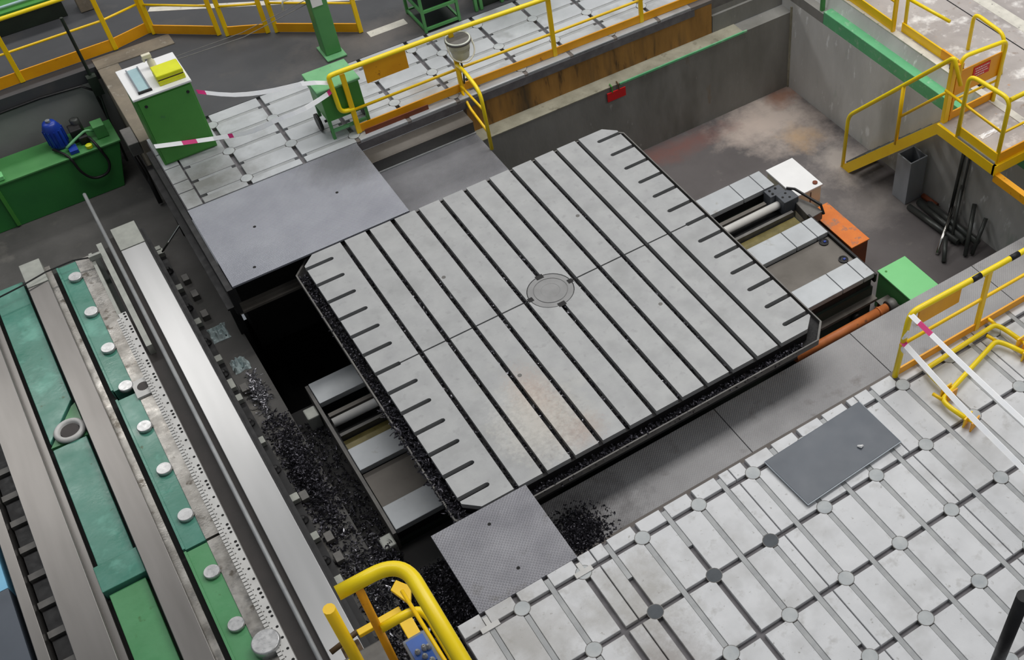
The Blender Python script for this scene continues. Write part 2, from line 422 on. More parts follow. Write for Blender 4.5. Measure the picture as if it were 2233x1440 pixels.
t = thing('cover_plate', 'large blue-grey steel cover plate between rear plates and table', 'steel plate', (-5.7, 9.2, -1.3))
part('plate', G().box(-9.15, -2.25, 6.76, 11.74, -0.09, 0.004), 'cover_plate', t, bevel=0.015)
for (x, y) in ((-7.37, 9.35), (-4.08, 9.35), (-8.14, 7.27)):
    part('lifting_hole', G().lathe((x, y, 0), [(0.06, 0), (0.06, 0.008)], 12), 'hole_black', t)
part('front_beam', G().box(-9.3, -2.3, 6.95, 7.15, -1.34, -1.16).box(-9.3, -2.3, 6.78, 6.95, -1.38, -1.28), 'panel_brown', t)
part('side_girder', G().box(-9.38, -9.17, 6.76, 16.3, -1.3, -0.1).box(-9.62, -9.38, 6.78, 16.6, -0.98, -0.9), 'black_metal', t)
part('cross_girder', G().box(-9.1, -2.4, 9.3, 9.5, -1.6, -0.1), 'black_metal', t)
for y in (8.2, 12.6, 16.2):
    part('support_leg', G().box(-9.5, -9.2, y, y + 0.3, -6.0 if y < 9 else -4.5, -1.3), 'black_metal', t)
part('edge_bracket', G().box(-9.85, -9.42, 17.0, 18.25, -0.55, 0.03), 'wedge_grey', t, bevel=0.03)

# ------------------------------------------------------------------ T-slot floor plates in front (near side)
RY0, RP = -10.37, 2.222
X0 = -0.83
np_ = tag(struct('floor_plates_front', G().box(-8.6, 24, -34, -9.82, -0.6, -0.13), 'slot_floor'), 'cast iron T-slot floor plates in the foreground', None)
seams = [-4.33 + 4.95 * k for k in range(-1, 6)]
cellmesh = {}
def cell(parent, x0, x1, y0, y1, mat, zt=0.0, name='plate_segment'):
    key = (round(x1 - x0, 3), round(y1 - y0, 3), mat)
    if key not in cellmesh:
        w, l = (x1 - x0) / 2, (y1 - y0) / 2
        g = G()
        c = 0.035
        top = [(-w + c, -l + c), (w - c, -l + c), (w - c, l - c), (-w + c, l - c)]
        bot = [(-w, -l), (w, -l), (w, l), (-w, l)]
        g.v = [(x, y, -0.13) for x, y in bot] + [(x, y, -0.012) for x, y in bot] + [(x, y, 0) for x, y in [(-w + .012, -l + .012), (w - .012, -l + .012), (w - .012, l - .012), (-w + .012, l - .012)]]
        g.f = [(8, 9, 10, 11)]
        for i in range(4):
            j = (i + 1) % 4
            g.f += [(i, j, 4 + j, 4 + i), (4 + i, 4 + j, 8 + j, 8 + i)]
        cellmesh[key] = mesh(name, g, (0, 0, 0), mat)
    return piece(name, cellmesh[key], ((x0 + x1) / 2, (y0 + y1) / 2, zt), parent)
SW = 0.085                                             # half slot width
def span_split(x0, x1):
    cuts = [s for s in seams if x0 + 0.08 < s < x1 - 0.08]
    xs = [x0] + [q for s in cuts for q in (s - 0.018, s + 0.018)] + [x1]
    return [(xs[i], xs[i + 1]) for i in range(0, len(xs), 2)]
rows = [-9.82 - SW] + [RY0 - RP * k for k in range(0, 7)]
for k in range(len(rows) - 1):
    ya, yb = (-9.82 if k == 0 else rows[k] - SW), rows[k + 1] + SW
    for j in range(-8, 18):
        xa, xb = X0 + j + SW, X0 + j + 1 - SW
        if xb < -8.4 or not inview((xa + xb) / 2, (ya + yb) / 2, 0, 150): continue
        for (a, b) in span_split(max(xa, -8.58), xb):
            cell(np_, a, b, yb, ya, 'plate_iron')
plugm = {}
def plug(parent, x, y, dark, r=0.235):
    m = 'plug_dark' if dark else 'plug_light'
    if m not in plugm:
        me = mesh('slot_plug', G().lathe((0, 0, 0), [(r + 0.008, -0.13), (r + 0.008, 0.0), (r - 0.01, 0.0), (r - 0.012, 0.004)], 20), (0, 0, 0), m)
        me.materials.append(MATS['wedge_grey'])
        for p_ in me.polygons:
            if p_.index < 40: p_.material_index = 1        # the thin dark gap around the plug
        plugm[m] = me
    piece('slot_plug', plugm[m], (x, y, 0.003), parent)
opens = {-1: (-16.0, -11.39), -3: (-16.5, -11.28), -4: (-30, -10.42), 1: (-16.97, -16.6)}
fillm = {}
def filler(parent, x, y0, y1, axis='y'):
    L_ = round(y1 - y0, 2)
    if L_ < 0.05: return
    key = (L_, axis)
    if key not in fillm:
        g = G().box(-0.074, 0.074, -L_ / 2, L_ / 2, -0.12, 0) if axis == 'y' else G().box(-L_ / 2, L_ / 2, -0.074, 0.074, -0.12, 0)
        fillm[key] = mesh('slot_filler', g, (0, 0, 0), 'filler')
    piece('slot_filler', fillm[key], (x, (y0 + y1) / 2, -0.018) if axis == 'y' else ((y0 + y1) / 2, x, -0.018), parent)
for j in range(-8, 18):
    x = X0 + j
    if x < -8.4: continue
    for k in range(-1, 7):
        if (j + k) % 2 == 0 and k >= 0:
            y = RY0 - RP * k
            if inview(x, y, 0, 80):
                plug(np_, x, y, (j, k) in ((-3, 1), (-1, 1), (1, 1), (-3, 3)))
        if (j + k) % 2 == 0:
            ya, yb = RY0 - RP * k - 0.25, RY0 - RP * (k + 2) + 0.25
            ya = min(ya, -9.95)
            if not (inview(x, ya, 0, 60) or inview(x, yb, 0, 60) or inview(x, (ya + yb) / 2, 0, 60)): continue
            segs = [(yb, ya)]
            if j in opens:
                o0, o1 = opens[j]
                segs = [s for s in ((yb, min(ya, o0)), (max(yb, o1), ya)) if s[1] - s[0] > 0.05]
            for s in segs: filler(np_, x, *s)
for (x, y) in ((-4.82, RY0), (-7.83, RY0)):            # two T-nuts lying across the first cross slot
    part('t_nut', G().box(x - 0.28, x + 0.28, y - 0.085, y + 0.085, -0.1, 0.03).box(x - 0.07, x + 0.07, y, y + 0.35, -0.1, 0.02), 'strip_white', np_)

# rear floor plates: the same castings turned through ninety degrees
bp_ = tag(struct('floor_plates_rear', G().box(-9.15, 14.2, 11.78, 17.08, -0.5, -0.13), 'slot_floor'), 'cast iron T-slot floor plates behind the table', None)
bxs = [-6.62, -4.40, -2.12, 0.12, 2.34, 3.32, 5.56, 7.80, 10.03, 12.30]
bys = [12.25 + 1.018 * k for k in range(5)]
xe = [-8.45] + bxs + [14.1]
for i in range(len(xe) - 1):
    xa, xb = xe[i] + (SW if i else 0), xe[i + 1] - SW
    ys = [11.8 - SW] + bys + [17.05 + SW]
    for k in range(len(ys) - 1):
        ya, yb = ys[k] + SW, ys[k + 1] - SW
        if i == 0:
            ya, yb = ya, yb
        if not inview((xa + xb) / 2, (ya + yb) / 2, 0, 200): continue
        cell(bp_, xa, xb, ya, yb, 'plate_iron_back')
for y0_, y1_ in ((11.8, 12.85), (12.9, 13.55), (13.6, 14.6), (14.65, 15.7), (15.75, 17.0)):
    cell(bp_, -9.12, -8.52, y0_, y1_, 'plate_iron_back')
for i, x in enumerate(bxs):
    par = {0: 0, 1: 1, 2: 0, 3: 1, 4: 0, 5: 1, 6: 0, 7: 1, 8: 0, 9: 1}[i]
    for k, y in enumerate(bys):
        if k % 2 == par and inview(x, y, 0, 60):
            plug(bp_, x, y, False)
for k, y in enumerate(bys):
    for i in range(len(xe) - 1):
        if inview((xe[i] + xe[i + 1]) / 2, y, 0, 120):
            filler(bp_, y, xe[i] + 0.25, xe[i + 1] - 0.25, 'x')

# ------------------------------------------------------------------ sunken ledge plates in front of the table
lp = bpy.data.objects['floor_ledge']
tag(lp, 'sunken walkway of checkered steel plates in front of the table', None)
for (a, b) in ((-6.1, 2.5), (2.53, 8.48), (8.51, 14.4), (14.43, 20.2), (20.23, 27)):
    part('walkway_plate', G().box(a, b, -9.8, -6.35, -2.08, -2.0), 'ledge_plate', lp, bevel=0.008)
part('edge_strip', G().box(-6.1, 27, -9.82, -8.6, -2.0, -1.97), 'floor_gravel', lp)

# ------------------------------------------------------------------ rotary table
tb = thing('rotary_table', 'large square T-slotted steel rotary table in the middle', 'machine table', (0, 0, -3.2))
HX, HY, CH = 6.64, 6.70, 0.46
def octo(hx, hy, c): return [(-hx + c, -hy), (hx - c, -hy), (hx, -hy + c), (hx, hy - c), (hx - c, hy), (-hx + c, hy), (-hx, hy - c), (-hx, -hy + c)]
part('table_body', G().prism(octo(HX - .02, HY - .02, CH), -1.0, -0.2), 'slot_dark', tb)
strip = mesh('table_strip', G().box(-0.415, 0.415, -3.32, 3.32, -0.2, 0), (0, 0, 0), 'table_steel')
for i in range(-5, 5):
    for sy in (1, -1):
        if i in (-1, 0):
            x0_, x1_ = (0.085, 0.915) if i == 0 else (-0.915, -0.085)
            r = 0.845
            sx = 1 if i == 0 else -1
            a0 = math.degrees(math.acos(0.085 / r))
            a1 = math.degrees(math.asin(0.03 / r))
            pts = [(sx * math.cos(math.radians(a0 + (a1 - a0) * k / 8)) * r, sy * math.sin(math.radians(a0 + (a1 - a0) * k / 8)) * r) for k in range(9)]
            pts += [(sx * 0.915, sy * 0.03), (sx * 0.915, sy * 6.67), (sx * 0.085, sy * 6.67)]
            if sx * sy > 0: pts = pts[::-1]
            part('table_strip', G().prism(pts[::-1] if False else pts, -0.2, 0), 'table_steel', tb)
        else:
            piece('table_strip', strip, (i + 0.5, sy * 3.35, 0), tb)
for sx in (1, -1):
    for sy in (1, -1):                                  # slotted end panels, each with six short slots
        pts = [(5.085, 0.03), (5.75, 0.03), (5.78, 0.085), (HX, 0.085)]
        for k in range(1, 7):
            yk = k * 1.009
            if yk > HY - CH: lim = HX - (yk - (HY - CH))
            else: lim = HX
            pts += [(min(lim, HX), yk - 0.085), (5.685, yk - 0.085), (5.625, yk - 0.06), (5.6, yk), (5.625, yk + 0.06), (5.685, yk + 0.085), (min(lim, HX), yk + 0.085)]
        pts += [(HX, HY - CH)] if 6 * 1.009 + .085 < HY - CH else []
        pts += [(HX - CH, HY - 0.03), (5.085, HY - 0.03)]
        P = [(sx * x, sy * y) for x, y in pts]
        if sx * sy < 0: P = P[::-1]
        part('end_panel', G().prism(P, -0.2, 0), 'table_steel', tb)
M('hub_steel', (142, 142, 142), (126, 126, 126), 4, 0.5, 0.05, 0.3)
cd = part('centre_ring', G().lathe((0, 0, 0), [(0.82, -0.2), (0.82, -0.012), (0.81, -0.004), (0.62, -0.004), (0.615, -0.02), (0.60, -0.02)], 48), 'hub_steel', tb)
part('centre_cap', G().lathe((0, 0, 0), [(0.59, -0.1), (0.59, -0.004), (0.58, 0.002), (0.34, 0.002), (0.33, -0.004)], 40), 'hub_steel', cd)
for a in range(4):
    x, y = (0, 0.8) if a == 0 else (0, -0.8) if a == 1 else (0.8, 0) if a == 2 else (-0.8, 0)
    part('notch', G().box(x - (0.14 if a < 2 else 0.1), x + (0.14 if a < 2 else 0.1), y - (0.1 if a < 2 else 0.1), y + (0.1 if a < 2 else 0.1), -0.1, 0.003), 'slot_dark', cd)
for (x, y) in ((-2.78, 2.79), (2.76, 2.79), (2.78, -2.8), (-2.77, -2.81)):
    part('screw_plug', G().lathe((x, y, 0), [(0.075, -0.05), (0.075, 0.004)], 14), 'wedge_grey', tb)
def ringpoly(g, o1, o2, z0, z1):
    n = len(g.v); k = len(o1)
    for z in (z0, z1):
        g.v += [(x, y, z) for x, y in o1] + [(x, y, z) for x, y in o2]
    for i in range(k):
        j = (i + 1) % k
        A = lambda l, w, q: n + l * 2 * k + w * k + q
        g.f += [(A(1, 0, i), A(1, 0, j), A(1, 1, j), A(1, 1, i)), (A(0, 0, j), A(0, 0, i), A(0, 1, i), A(0, 1, j)),
                (A(0, 0, i), A(0, 0, j), A(1, 0, j), A(1, 0, i)), (A(0, 1, j), A(0, 1, i), A(1, 1, i), A(1, 1, j))]
    return g
part('chip_tray', ringpoly(G(), octo(7.0, 7.0, 0.62), octo(6.5, 6.5, 0.4), -0.62, -0.52), 'slot_dark', tb)
part('tray_lip', ringpoly(G(), octo(7.03, 7.03, 0.62), octo(6.98, 6.98, 0.62), -0.62, -0.38), 'wedge_grey', tb)
part('tray_skirt', ringpoly(G(), octo(6.55, 6.55, 0.62), octo(6.4, 6.4, 0.6), -1.45, -0.62), 'black_metal', tb)
part('turning_base', G().lathe((0, 0, 0), [(5.9, -2.2), (5.9, -1.0)], 48), 'black_metal', tb)
part('saddle', G().box(-5.6, 5.6, -4.6, 4.9, -3.2, -2.2), 'green_black', tb)

# ------------------------------------------------------------------ bed that carries the table
bd = thing('table_bed', 'long steel bed with three bright guideways under the rotary table', 'machine bed', (1.8, 0, -6))
part('bed_body', G().box(-8.4, 12.1, -3.66, 3.95, -5.7, -3.95).box(-8.4, 12.1, -3.75, 4.05, -6, -5.7), 'green_black', bd)
for (ya, yb) in ((2.85, 3.95), (-0.75, 0.33), (-3.66, -2.58)):
    part('way_wall', G().box(-8.38, 12.08, ya + .12, yb - .12 if yb > 0 else yb - .1, -3.95, -3.45), 'black_metal', bd)
    for (a, b) in ((-8.38, 10.5), (10.53, 11.55), (11.58, 12.1)):
        part('guideway', G().box(a, b, ya, yb, -3.45, -3.2), 'way_steel', bd, bevel=0.02)
part('cover_panel', G().box(-8.36, 12.08, -2.54, -0.8, -3.62, -3.42), 'panel_brown', bd)
for y in (-0.98, -2.22):
    q = part('oil_port', G().lathe((11.72, y, -3.42), [(0.2, 0), (0.2, 0.05), (0.16, 0.06), (0.12, 0.03)], 16), 'black_metal', bd)
    part('port_plug', G().box(11.7, 11.8, y - 0.06, y + 0.02, -3.4, -3.35), 'blue_motor', q)
part('screw_trough', G().box(-8.36, 12.0, 0.4, 2.8, -3.95, -3.9), 'black_metal', bd)
part('oil_pan', G().box(-8.3, 12.0, 0.45, 1.3, -3.9, -3.86), 'oil_tan', bd)
part('lead_screw', G().tube([(-8.3, 2.03, -3.55), (12.05, 2.03, -3.55)], 0.17, 16), 'rod_bright', bd, True)
part('screw_guard', G().box(-8.3, 11.3, 2.32, 2.5, -3.9, -3.5), 'panel_brown', bd)
part('guard_rail', G().box(-8.3, 12.0, 1.36, 1.5, -3.9, -3.62), 'wedge_grey', bd)
bb = part('bearing_block', G().box(11.45, 12.25, 2.25, 2.75, -3.9, -3.18).box(11.7, 12.45, 1.62, 2.25, -3.9, -3.16), 'slate', bd, bevel=0.03)
for (x, y) in ((11.65, 2.6), (11.95, 2.6), (11.65, 2.38), (12.1, 2.1), (12.1, 1.8), (11.85, 1.95)):
    part('screw_hole', G().lathe((x, y, -3.17), [(0.055, 0), (0.055, 0.02)], 10), 'hole_black', bb)
part('end_plate', G().prism([(12.3, 1.6), (12.55, 1.9), (12.85, 1.2), (12.9, 0.55), (12.2, 0.5)], -3.9, -3.45), 'wedge_grey', bd, bevel=0.03)
part('end_strap', G().tube([(12.3, 2.3, -3.12), (12.55, 2.05, -3.12), (12.92, 0.75, -3.25), (12.92, 0.5, -3.6)], 0.06, 8), 'black_metal', bd)
part('end_bar', G().box(12.1, 12.2, -3.7, 0.6, -3.7, -3.28), 'black_metal', bd)
part('side_ledge', G().box(-8.4, 12.15, -3.95, -3.66, -4.55, -4.42), 'panel_brown', bd)
part('left_end_plate', G().box(-8.52, -8.4, -3.7, 4.0, -4.6, -3.3), 'wedge_grey', bd)
for y in (2.9, -3.7):
    part('corner_pad', G().box(-9.0, -8.55, y - 0.25, y + 0.3, -4.2, -3.5), 'wedge', bd, bevel=0.05)
for x in (9.2, 11.3):
    part('anchor_boss', G().lathe((x, -3.75, -5.2), [(0.22, -0.1), (0.22, 0.12)], 14, 'y'), 'black_metal', bd, True)

solo('orange_pipe', G().tube([(7.6, -4.5, -4.5), (12.15, -4.5, -4.5)], 0.19, 14).tube([(11.7, -4.5, -4.5), (11.78, -4.5, -4.5)], 0.22, 14).box(8.3, 8.5, -4.65, -4.35, -6, -4.6).box(11.3, 11.5, -4.65, -4.35, -6, -4.6),
     'pipe_orange', (9.9, -4.5, -6), 'rusty orange pipe running along the front of the table bed', 'pipe', smooth=True)
q = thing('pipe_tray', 'small rusty tray at the end of the orange pipe', 'tray', (12.7, -4.3, -6))
part('tray', G().box(12.25, 12.8, -4.75, -3.9, -6, -4.75), 'rust_brown', q)
part('lid', G().box(12.2, 12.82, -4.8, -3.85, -4.75, -4.7), 'panel_brown', q)
part('pipe_coupling', G().lathe((12.3, -4.5, -4.5), [(0.26, -0.1), (0.26, 0.25), (0.18, 0.3)], 14, 'x'), 'wedge_grey', q, True)

# bridge plate from the front plates to the table
t = thing('bridge_plate', 'grey checkered steel bridge plate between the front plates and the table', 'steel plate', (-6.3, -8.3, -0.1))
part('plate', G().box(-7.9, -4.72, -9.84, -6.74, -0.1, 0.012), 'checker_plate', t, bevel=0.01)
for (x, y) in ((-6.29, -7.37), (-6.30, -9.17)):
    part('lifting_hole', G().lathe((x, y, 0.012), [(0.055, 0), (0.055, 0.006)], 12), 'hole_black', t)

t = thing('rubber_sheet', 'smooth dark grey sheet lying on the front floor plates', 'sheet', (3.6, -11.2, 0))
sheetp = [(1.66, -10.3), (1.77, -12.3), (5.54, -12.12), (5.5, -10.15)]
part('sheet', G().prism(sheetp[::-1] if False else sheetp, 0.02, 0.13), 'rubber_sheet', t, bevel=0.02)
part('sheet_edge', G().tube([(1.66, -10.3, .1), (1.77, -12.3, .1), (5.54, -12.12, .1), (5.5, -10.15, .1)], 0.025, 6), 'sheet_edge', t)
solo('paper_scrap', G().tube([(4.32, -11.5, 0.16), (4.38, -11.6, 0.18), (4.47, -11.58, 0.16)], [0.03, 0.06, 0.03], 6), 'white_paint', (4.38, -11.55, 0.13), 'tiny white scrap on the smooth dark grey sheet', 'scrap')

# ------------------------------------------------------------------ machine bed on the left (runs along the table slots)
mb = thing('column_bed', 'long green machine bed with polished rails on the left', 'machine bed', (-14.5, 0, -3.6))
YA, YB = -16.0, 14.45
part('base', G().box(-18.1, -11.05, YA, YB - .1, -3.6, -2.2), 'green_black', mb)
gr = []
for (nm, a, b, mat, zt, cap) in (('guide_rail', -11.93, -10.98, 'rail_steel', -1.5, True), ('guide_rail', -15.42, -14.66, 'rail_steel_worn', -1.5, True), ('guide_rail', -18.0, -16.98, 'rail_steel_worn', -1.5, False)):
    part(nm, G().box(a, b, YA, 12.95, -2.2, zt), mat, mb, bevel=0.02)
    part('rail_end', G().box(a, b, 13.0, YB, -2.2, zt), 'wedge' if cap else 'rail_steel_worn', mb, bevel=0.02)
    part('rail_flank', G().box(b, b + 0.2, YA, YB - .3, -2.2, zt - 0.28), 'bare_metal' if a > -17 and a < -12 else 'rail_steel_worn' if a < -16 else 'black_metal', mb)
# green trough between the left and middle rails, as separate covers
for (y0, y1, mat) in ((6.0, 13.9, 'green_bed'), (-0.55, 4.9, 'green_bed'), (-9.0, -1.75, 'green_bed_bright'), (-16, -9.1, 'green_bed_bright')):
    part('trough_cover', G().prism([(-16.66, y0 + (0.0 if y0 != 6.0 else -0.75)), (-15.55, y0 + (0.85 if y0 == 6.0 else 0)), (-15.55, y1), (-16.66, y1)], -2.2, -1.82), mat, mb, bevel=0.02)
part('trough_bridge', G().box(-16.78, -15.45, -1.65, -0.6, -2.2, -1.68), 'green_bed', mb, bevel=0.02)
part('groove_floor', G().box(-16.98, -15.42, YA, YB - .5, -2.22, -2.1), 'hole_black', mb)
br = part('bearing_ring', G().lathe((-15.95, 5.42, -1.85), [(0.52, 0), (0.52, 0.1), (0.46, 0.16), (0.38, 0.16), (0.33, 0.1), (0.32, 0.0)], 32), 'strip_white', mb, True)
part('bore', G().lathe((-15.95, 5.42, -1.84), [(0.30, 0), (0.30, 0.06)], 24), 'channel_brown', br)
part('bearing_web', G().prism([(-16.7, 5.1), (-15.5, 5.0), (-15.5, 6.7), (-15.65, 6.6)], -2.2, -1.9), 'green_bed_bright', mb)
# groove right of the middle rail, green ledge, bare machined strip
part('oil_groove', G().box(-14.66, -14.25, YA, YB - .6, -2.2, -2.0), 'hole_black', mb)
for (y0, y1) in ((6.2, 13.7), (-1.6, 5.7), (-8.2, -1.7), (-16, -8.3)):
    part('green_ledge', G().box(-14.25, -13.55, y0, y1, -2.2, -1.72).box(-14.28, -14.2, y0, y1, -2.2, -1.64), 'green_bed' if y0 > -2 else 'green_bed_bright', mb, bevel=0.01)
    part('machined_strip', G().box(-13.55, -13.02, y0, y1, -2.2, -1.69), 'bare_metal', mb)
ly = [12.70, 10.47, 8.27, 6.10, 3.93, 1.79, -0.40, -2.91, -5.06, -7.2]
dome = mesh('bolt_cap', G().lathe((0, 0, 0), [(0.25, 0), (0.25, 0.1), (0.23, 0.13)], 22), (0, 0, 0), 'bolt_steel', True)
for y in ly: piece('bolt_cap', dome, (-13.78, y, -1.7), mb)
part('large_cap', G().lathe((-13.25, -6.25, -1.7), [(0.42, 0), (0.42, 0.3), (0.38, 0.34)], 28), 'bolt_steel', mb, True)
part('mount_pad', G().box(-13.6, -13.05, 5.3, 6.15, -1.72, -1.62), 'strip_white', mb)
part('pad_hole', G().lathe((-13.28, 5.75, -1.62), [(0.2, 0), (0.2, 0.01)], 16), 'channel_brown', mb)
rk = G()                                                # rack teeth: too fine to pick apart
y = 9.3
while y > -15:
    rk.box(-13.12, -13.0, y - 0.05, y + 0.05, -1.72, -1.5)
    y -= 0.14
tag(part('rack_teeth', rk, 'strip_white', mb), 'fine white rack teeth', None, None, 'stuff')
part('rack_bar', G().box(-13.0, -12.72, YA, 9.6, -2.2, -1.5), 'strip_white', mb, bevel=0.01)
hg = G()
y = 9.5
k = 0
while y > -15:
    if k % 9 in (0, 1, 3, 4): hg.lathe((-12.8, y, -1.5), [(0.05, 0), (0.05, 0.005)], 8); y -= 0.17
    else: hg.lathe((-12.8, y, -1.5), [(0.045, 0), (0.045, 0.005)], 8); y -= 0.42
    k += 1
tag(part('rack_holes', hg, 'hole_black', mb), 'row of small black holes along the rack bar', None, None, 'stuff')
hg = G()
y = 9.3
while y > -15:
    hg.lathe((-12.95, y, -1.5), [(0.028, 0), (0.028, 0.004)], 6)
    y -= 0.22
tag(part('rack_dots', hg, 'wedge_grey', mb), 'fine row of dots beside the rack teeth', None, None, 'stuff')
part('upper_scale_bar', G().box(-13.02, -12.9, 9.6, 13.6, -2.2, -1.55), 'wedge', mb)
part('upper_guide_bar', G().box(-12.62, -12.42, 7.4, 13.9, -2.2, -1.5), 'wedge', mb)
part('channel', G().box(-12.72, -12.25, YA, YB - .4, -2.2, -1.95), 'channel_brown', mb)
part('slit', G().box(-12.1, -11.93, YA, YB - .2, -2.2, -1.75), 'channel_brown', mb)
part('long_rod', G().tube([(-12.17, YA, -1.45), (-12.17, 17.0, -1.35)], 0.07, 10), 'filler', mb, True)
part('rod_seat', G().box(-12.25, -12.1, YA, YB, -2.2, -1.55), 'wedge_grey', mb)
part('side_plate', G().box(-10.98, -10.93, YA, YB, -3.3, -1.56), 'black_metal', mb)
part('foot_flange', G().box(-10.95, -10.55, YA, YB - .4, -3.6, -3.3), 'black_metal', mb)
part('cable', G().tube([(-13.0, 13.1, -1.35), (-13.6, 13.25, -1.3), (-14.6, 13.2, -1.28), (-15.6, 12.95, -1.28), (-17.2, 12.8, -1.35)], 0.03, 6), 'black_metal', mb)
part('cable_clip', G().box(-13.05, -12.6, 13.05, 13.18, -1.5, -1.3), 'wedge', mb)
# chain trough and side cover at the far left
ct = thing('cable_trough', 'black cable trough with cross bars at the left edge of the machine bed', 'cable trough', (-18.4, 0, -3.6))
part('trough', G().box(-18.6, -18.05, YA, 8, -3.6, -2.3), 'black_metal', ct)
for k in range(9):
    y = 5.0 - k * 1.18
    part('cross_bar', G().box(-18.58, -18.04, y, y + 0.25, -2.3, -1.95), 'wedge_grey', ct)
    part('link', G().box(-18.55, -18.06, y + 0.3, y + 1.1, -2.3, -2.05), 'black_metal', ct)
part('outer_rail', G().box(-18.95, -18.62, YA, 8, -3.6, -1.6), 'rail_steel_worn', ct, bevel=0.02)
sc = thing('side_cover', 'flat dark grey cover left of the outer rail', 'cover', (-20, -4, -3.6))
part('cover', G().box(-23, -19.12, -16, 0.2, -3.6, -1.7), 'rubber_sheet', sc)
part('blue_cover', G().box(-23, -19.12, 0.22, 8, -3.6, -1.7), 'blue_light', sc, label='pale blue cover panel')

# levelling blocks and bits along the foot of the bed
ORD = ['first', 'second', 'third', 'fourth', 'fifth', 'sixth', 'seventh', 'eighth', 'ninth', 'tenth', 'eleventh', 'twelfth']
for kk, (x, y) in enumerate(((-10.76, 15.2 - .9), (-10.72, 14.07), (-10.75, 11.6), (-10.75, 9.34), (-10.73, 7.03), (-10.78, 5.54), (-10.77, 4.74), (-10.8, 2.4), (-10.71, -0.56), (-10.75, -2.4), (-10.75, -4.38))):
    h = 0.5 if abs(y - 5.54) < 0.1 else 0.32
    solo('levelling_block', G().box(x - 0.17, x + 0.2, y - h / 2, y + h / 2, -3.3, -3.08), 'wedge', (x, y, -3.3), ORD[kk] + ' pale levelling block from the far end of the polished rail', 'block', 'levelling blocks along the bed', bevel=0.02)
for kk, (x, y) in enumerate(((-10.3, 12.3), (-10.28, 11.2), (-10.32, 9.9), (-10.36, 5.35), (-10.36, -0.46), (-10.3, -2.49), (-10.34, -3.4))):
    solo('wedge_block', G().box(x - 0.13, x + 0.14, y - 0.2, y + 0.2, -3.6, -3.34), 'wedge_grey', (x, y, -3.6), ORD[kk] + ' grey wedge block from the far end beside the bed foot', 'block', 'wedge blocks beside the bed', bevel=0.02)
for k, (x, y) in enumerate(((-10.72, 12.9), (-10.73, 10.4), (-10.75, 8.2), (-10.74, 6.3), (-10.76, 3.5), (-10.74, 1.0), (-10.74, -1.5), (-10.74, -3.4))):
    g = G().lathe((x, y, -3.3), [(0.16, 0), (0.16, 0.06), (0.09, 0.06), (0.09, 0.22), (0.05, 0.24)], 14)
    solo('anchor_bolt', g, 'black_metal', (x, y, -3.3), ORD[k] + ' dark anchor bolt from the far end between the levelling blocks', 'bolt', 'anchor bolts of the bed', smooth=True)
def crumple(cx, cy, z, rx, ry, h, seed, n=14):
    g = G()
    for i in range(n + 1):
        for j in range(n + 1):
            u, v = i / n * 2 - 1, j / n * 2 - 1
            e = max(0, 1 - max(abs(u), abs(v)) ** 4)
            rr = 1 + 0.25 * noise.noise((u * 1.3, v * 1.3, seed))
            g.v.append((cx + u * rx * rr, cy + v * ry * rr, z + 0.02 + e * h * (0.5 + noise.noise((u * 2.5, v * 2.5, seed + 5)) + 0.4 * noise.noise((u * 6, v * 6, seed)))))
    for i in range(n):
        for j in range(n):
            a = i * (n + 1) + j
            g.f.append((a, a + n + 1, a + n + 2, a + 1))
    b0 = len(g.v)
    rim = [(i * (n + 1)) for i in range(n + 1)] + [n * (n + 1) + j for j in range(1, n + 1)] + [i * (n + 1) + n for i in range(n - 1, -1, -1)] + [j for j in range(n - 1, 0, -1)]
    g.v += [(g.v[i][0], g.v[i][1], z) for i in rim]
    for k in range(len(rim)):
        l = (k + 1) % len(rim)
        g.f.append((rim[k], rim[l], b0 + l, b0 + k))
    g.f.append(tuple(b0 + k for k in reversed(range(len(rim)))))
    return g
solo('crumpled_rag', crumple(-10.2, 8.75, -3.6, 0.34, 0.42, 0.3, 1.0), 'rag', (-10.2, 8.75, -3.6), 'crumpled pale rag by the bed, the one nearer the cover plate', 'rag')
solo('crumpled_rag', crumple(-10.1, 6.7, -3.6, 0.3, 0.36, 0.3, 4.0), 'rag', (-10.1, 6.7, -3.6), 'crumpled pale rag by the bed next to bright shavings', 'rag')
solo('steel_rod', G().tube([(-10.6, 12.85, -2.2), (-9.55, 12.78, -1.25)], 0.04, 8), 'chrome', (-10.6, 12.85, -3.6), 'thin bright rod between the bed and the cover plate girder', 'rod')

# ------------------------------------------------------------------ metal shavings (stuff)
def chips(name, label, n, region, mat, size=(0.05, 0.22), parent=None):
    g = G()
    for _ in range(n):
        x, y, z = region()
        a = R(0, 6.28)
        L_ = R(*size)
        w = R(0.012, 0.03)
        curl = R(-1.6, 1.6)
        tilt = R(-0.25, 0.5)
        px, py, pz = x, y, z
        n0 = len(g.v)
        for k in range(4):
            nx, ny = -math.sin(a) * w, math.cos(a) * w
            tw = R(-0.03, 0.03)
            g.v += [(px - nx, py - ny, pz + tw), (px + nx, py + ny, pz - tw)]
            px += math.cos(a) * L_ / 3; py += math.sin(a) * L_ / 3; pz += tilt * L_ / 3
            a += curl / 3 * 2
        for k in range(3):
            i = n0 + 2 * k
            g.f.append((i, i + 1, i + 3, i + 2))
    if parent is not None:
        return tag(part(name, g, mat, parent), label, None, None, 'stuff')
    b = g.v[0]
    return solo(name, g, mat, b, label, 'metal shavings', kind='stuff')
def reg(x0, x1, y0, y1, z, h): return lambda: (R(x0, x1), R(y0, y1), z + abs(random.gauss(0, h)))
def heap(cx, cy, rx, ry, z, h):
    def f():
        a, r = R(0, 6.28), min(1.0, abs(random.gauss(0, 0.45)))
        return (cx + rx * r * math.cos(a), cy + ry * r * math.sin(a), z + h * (1 - r) * R(0.1, 1))
    return f
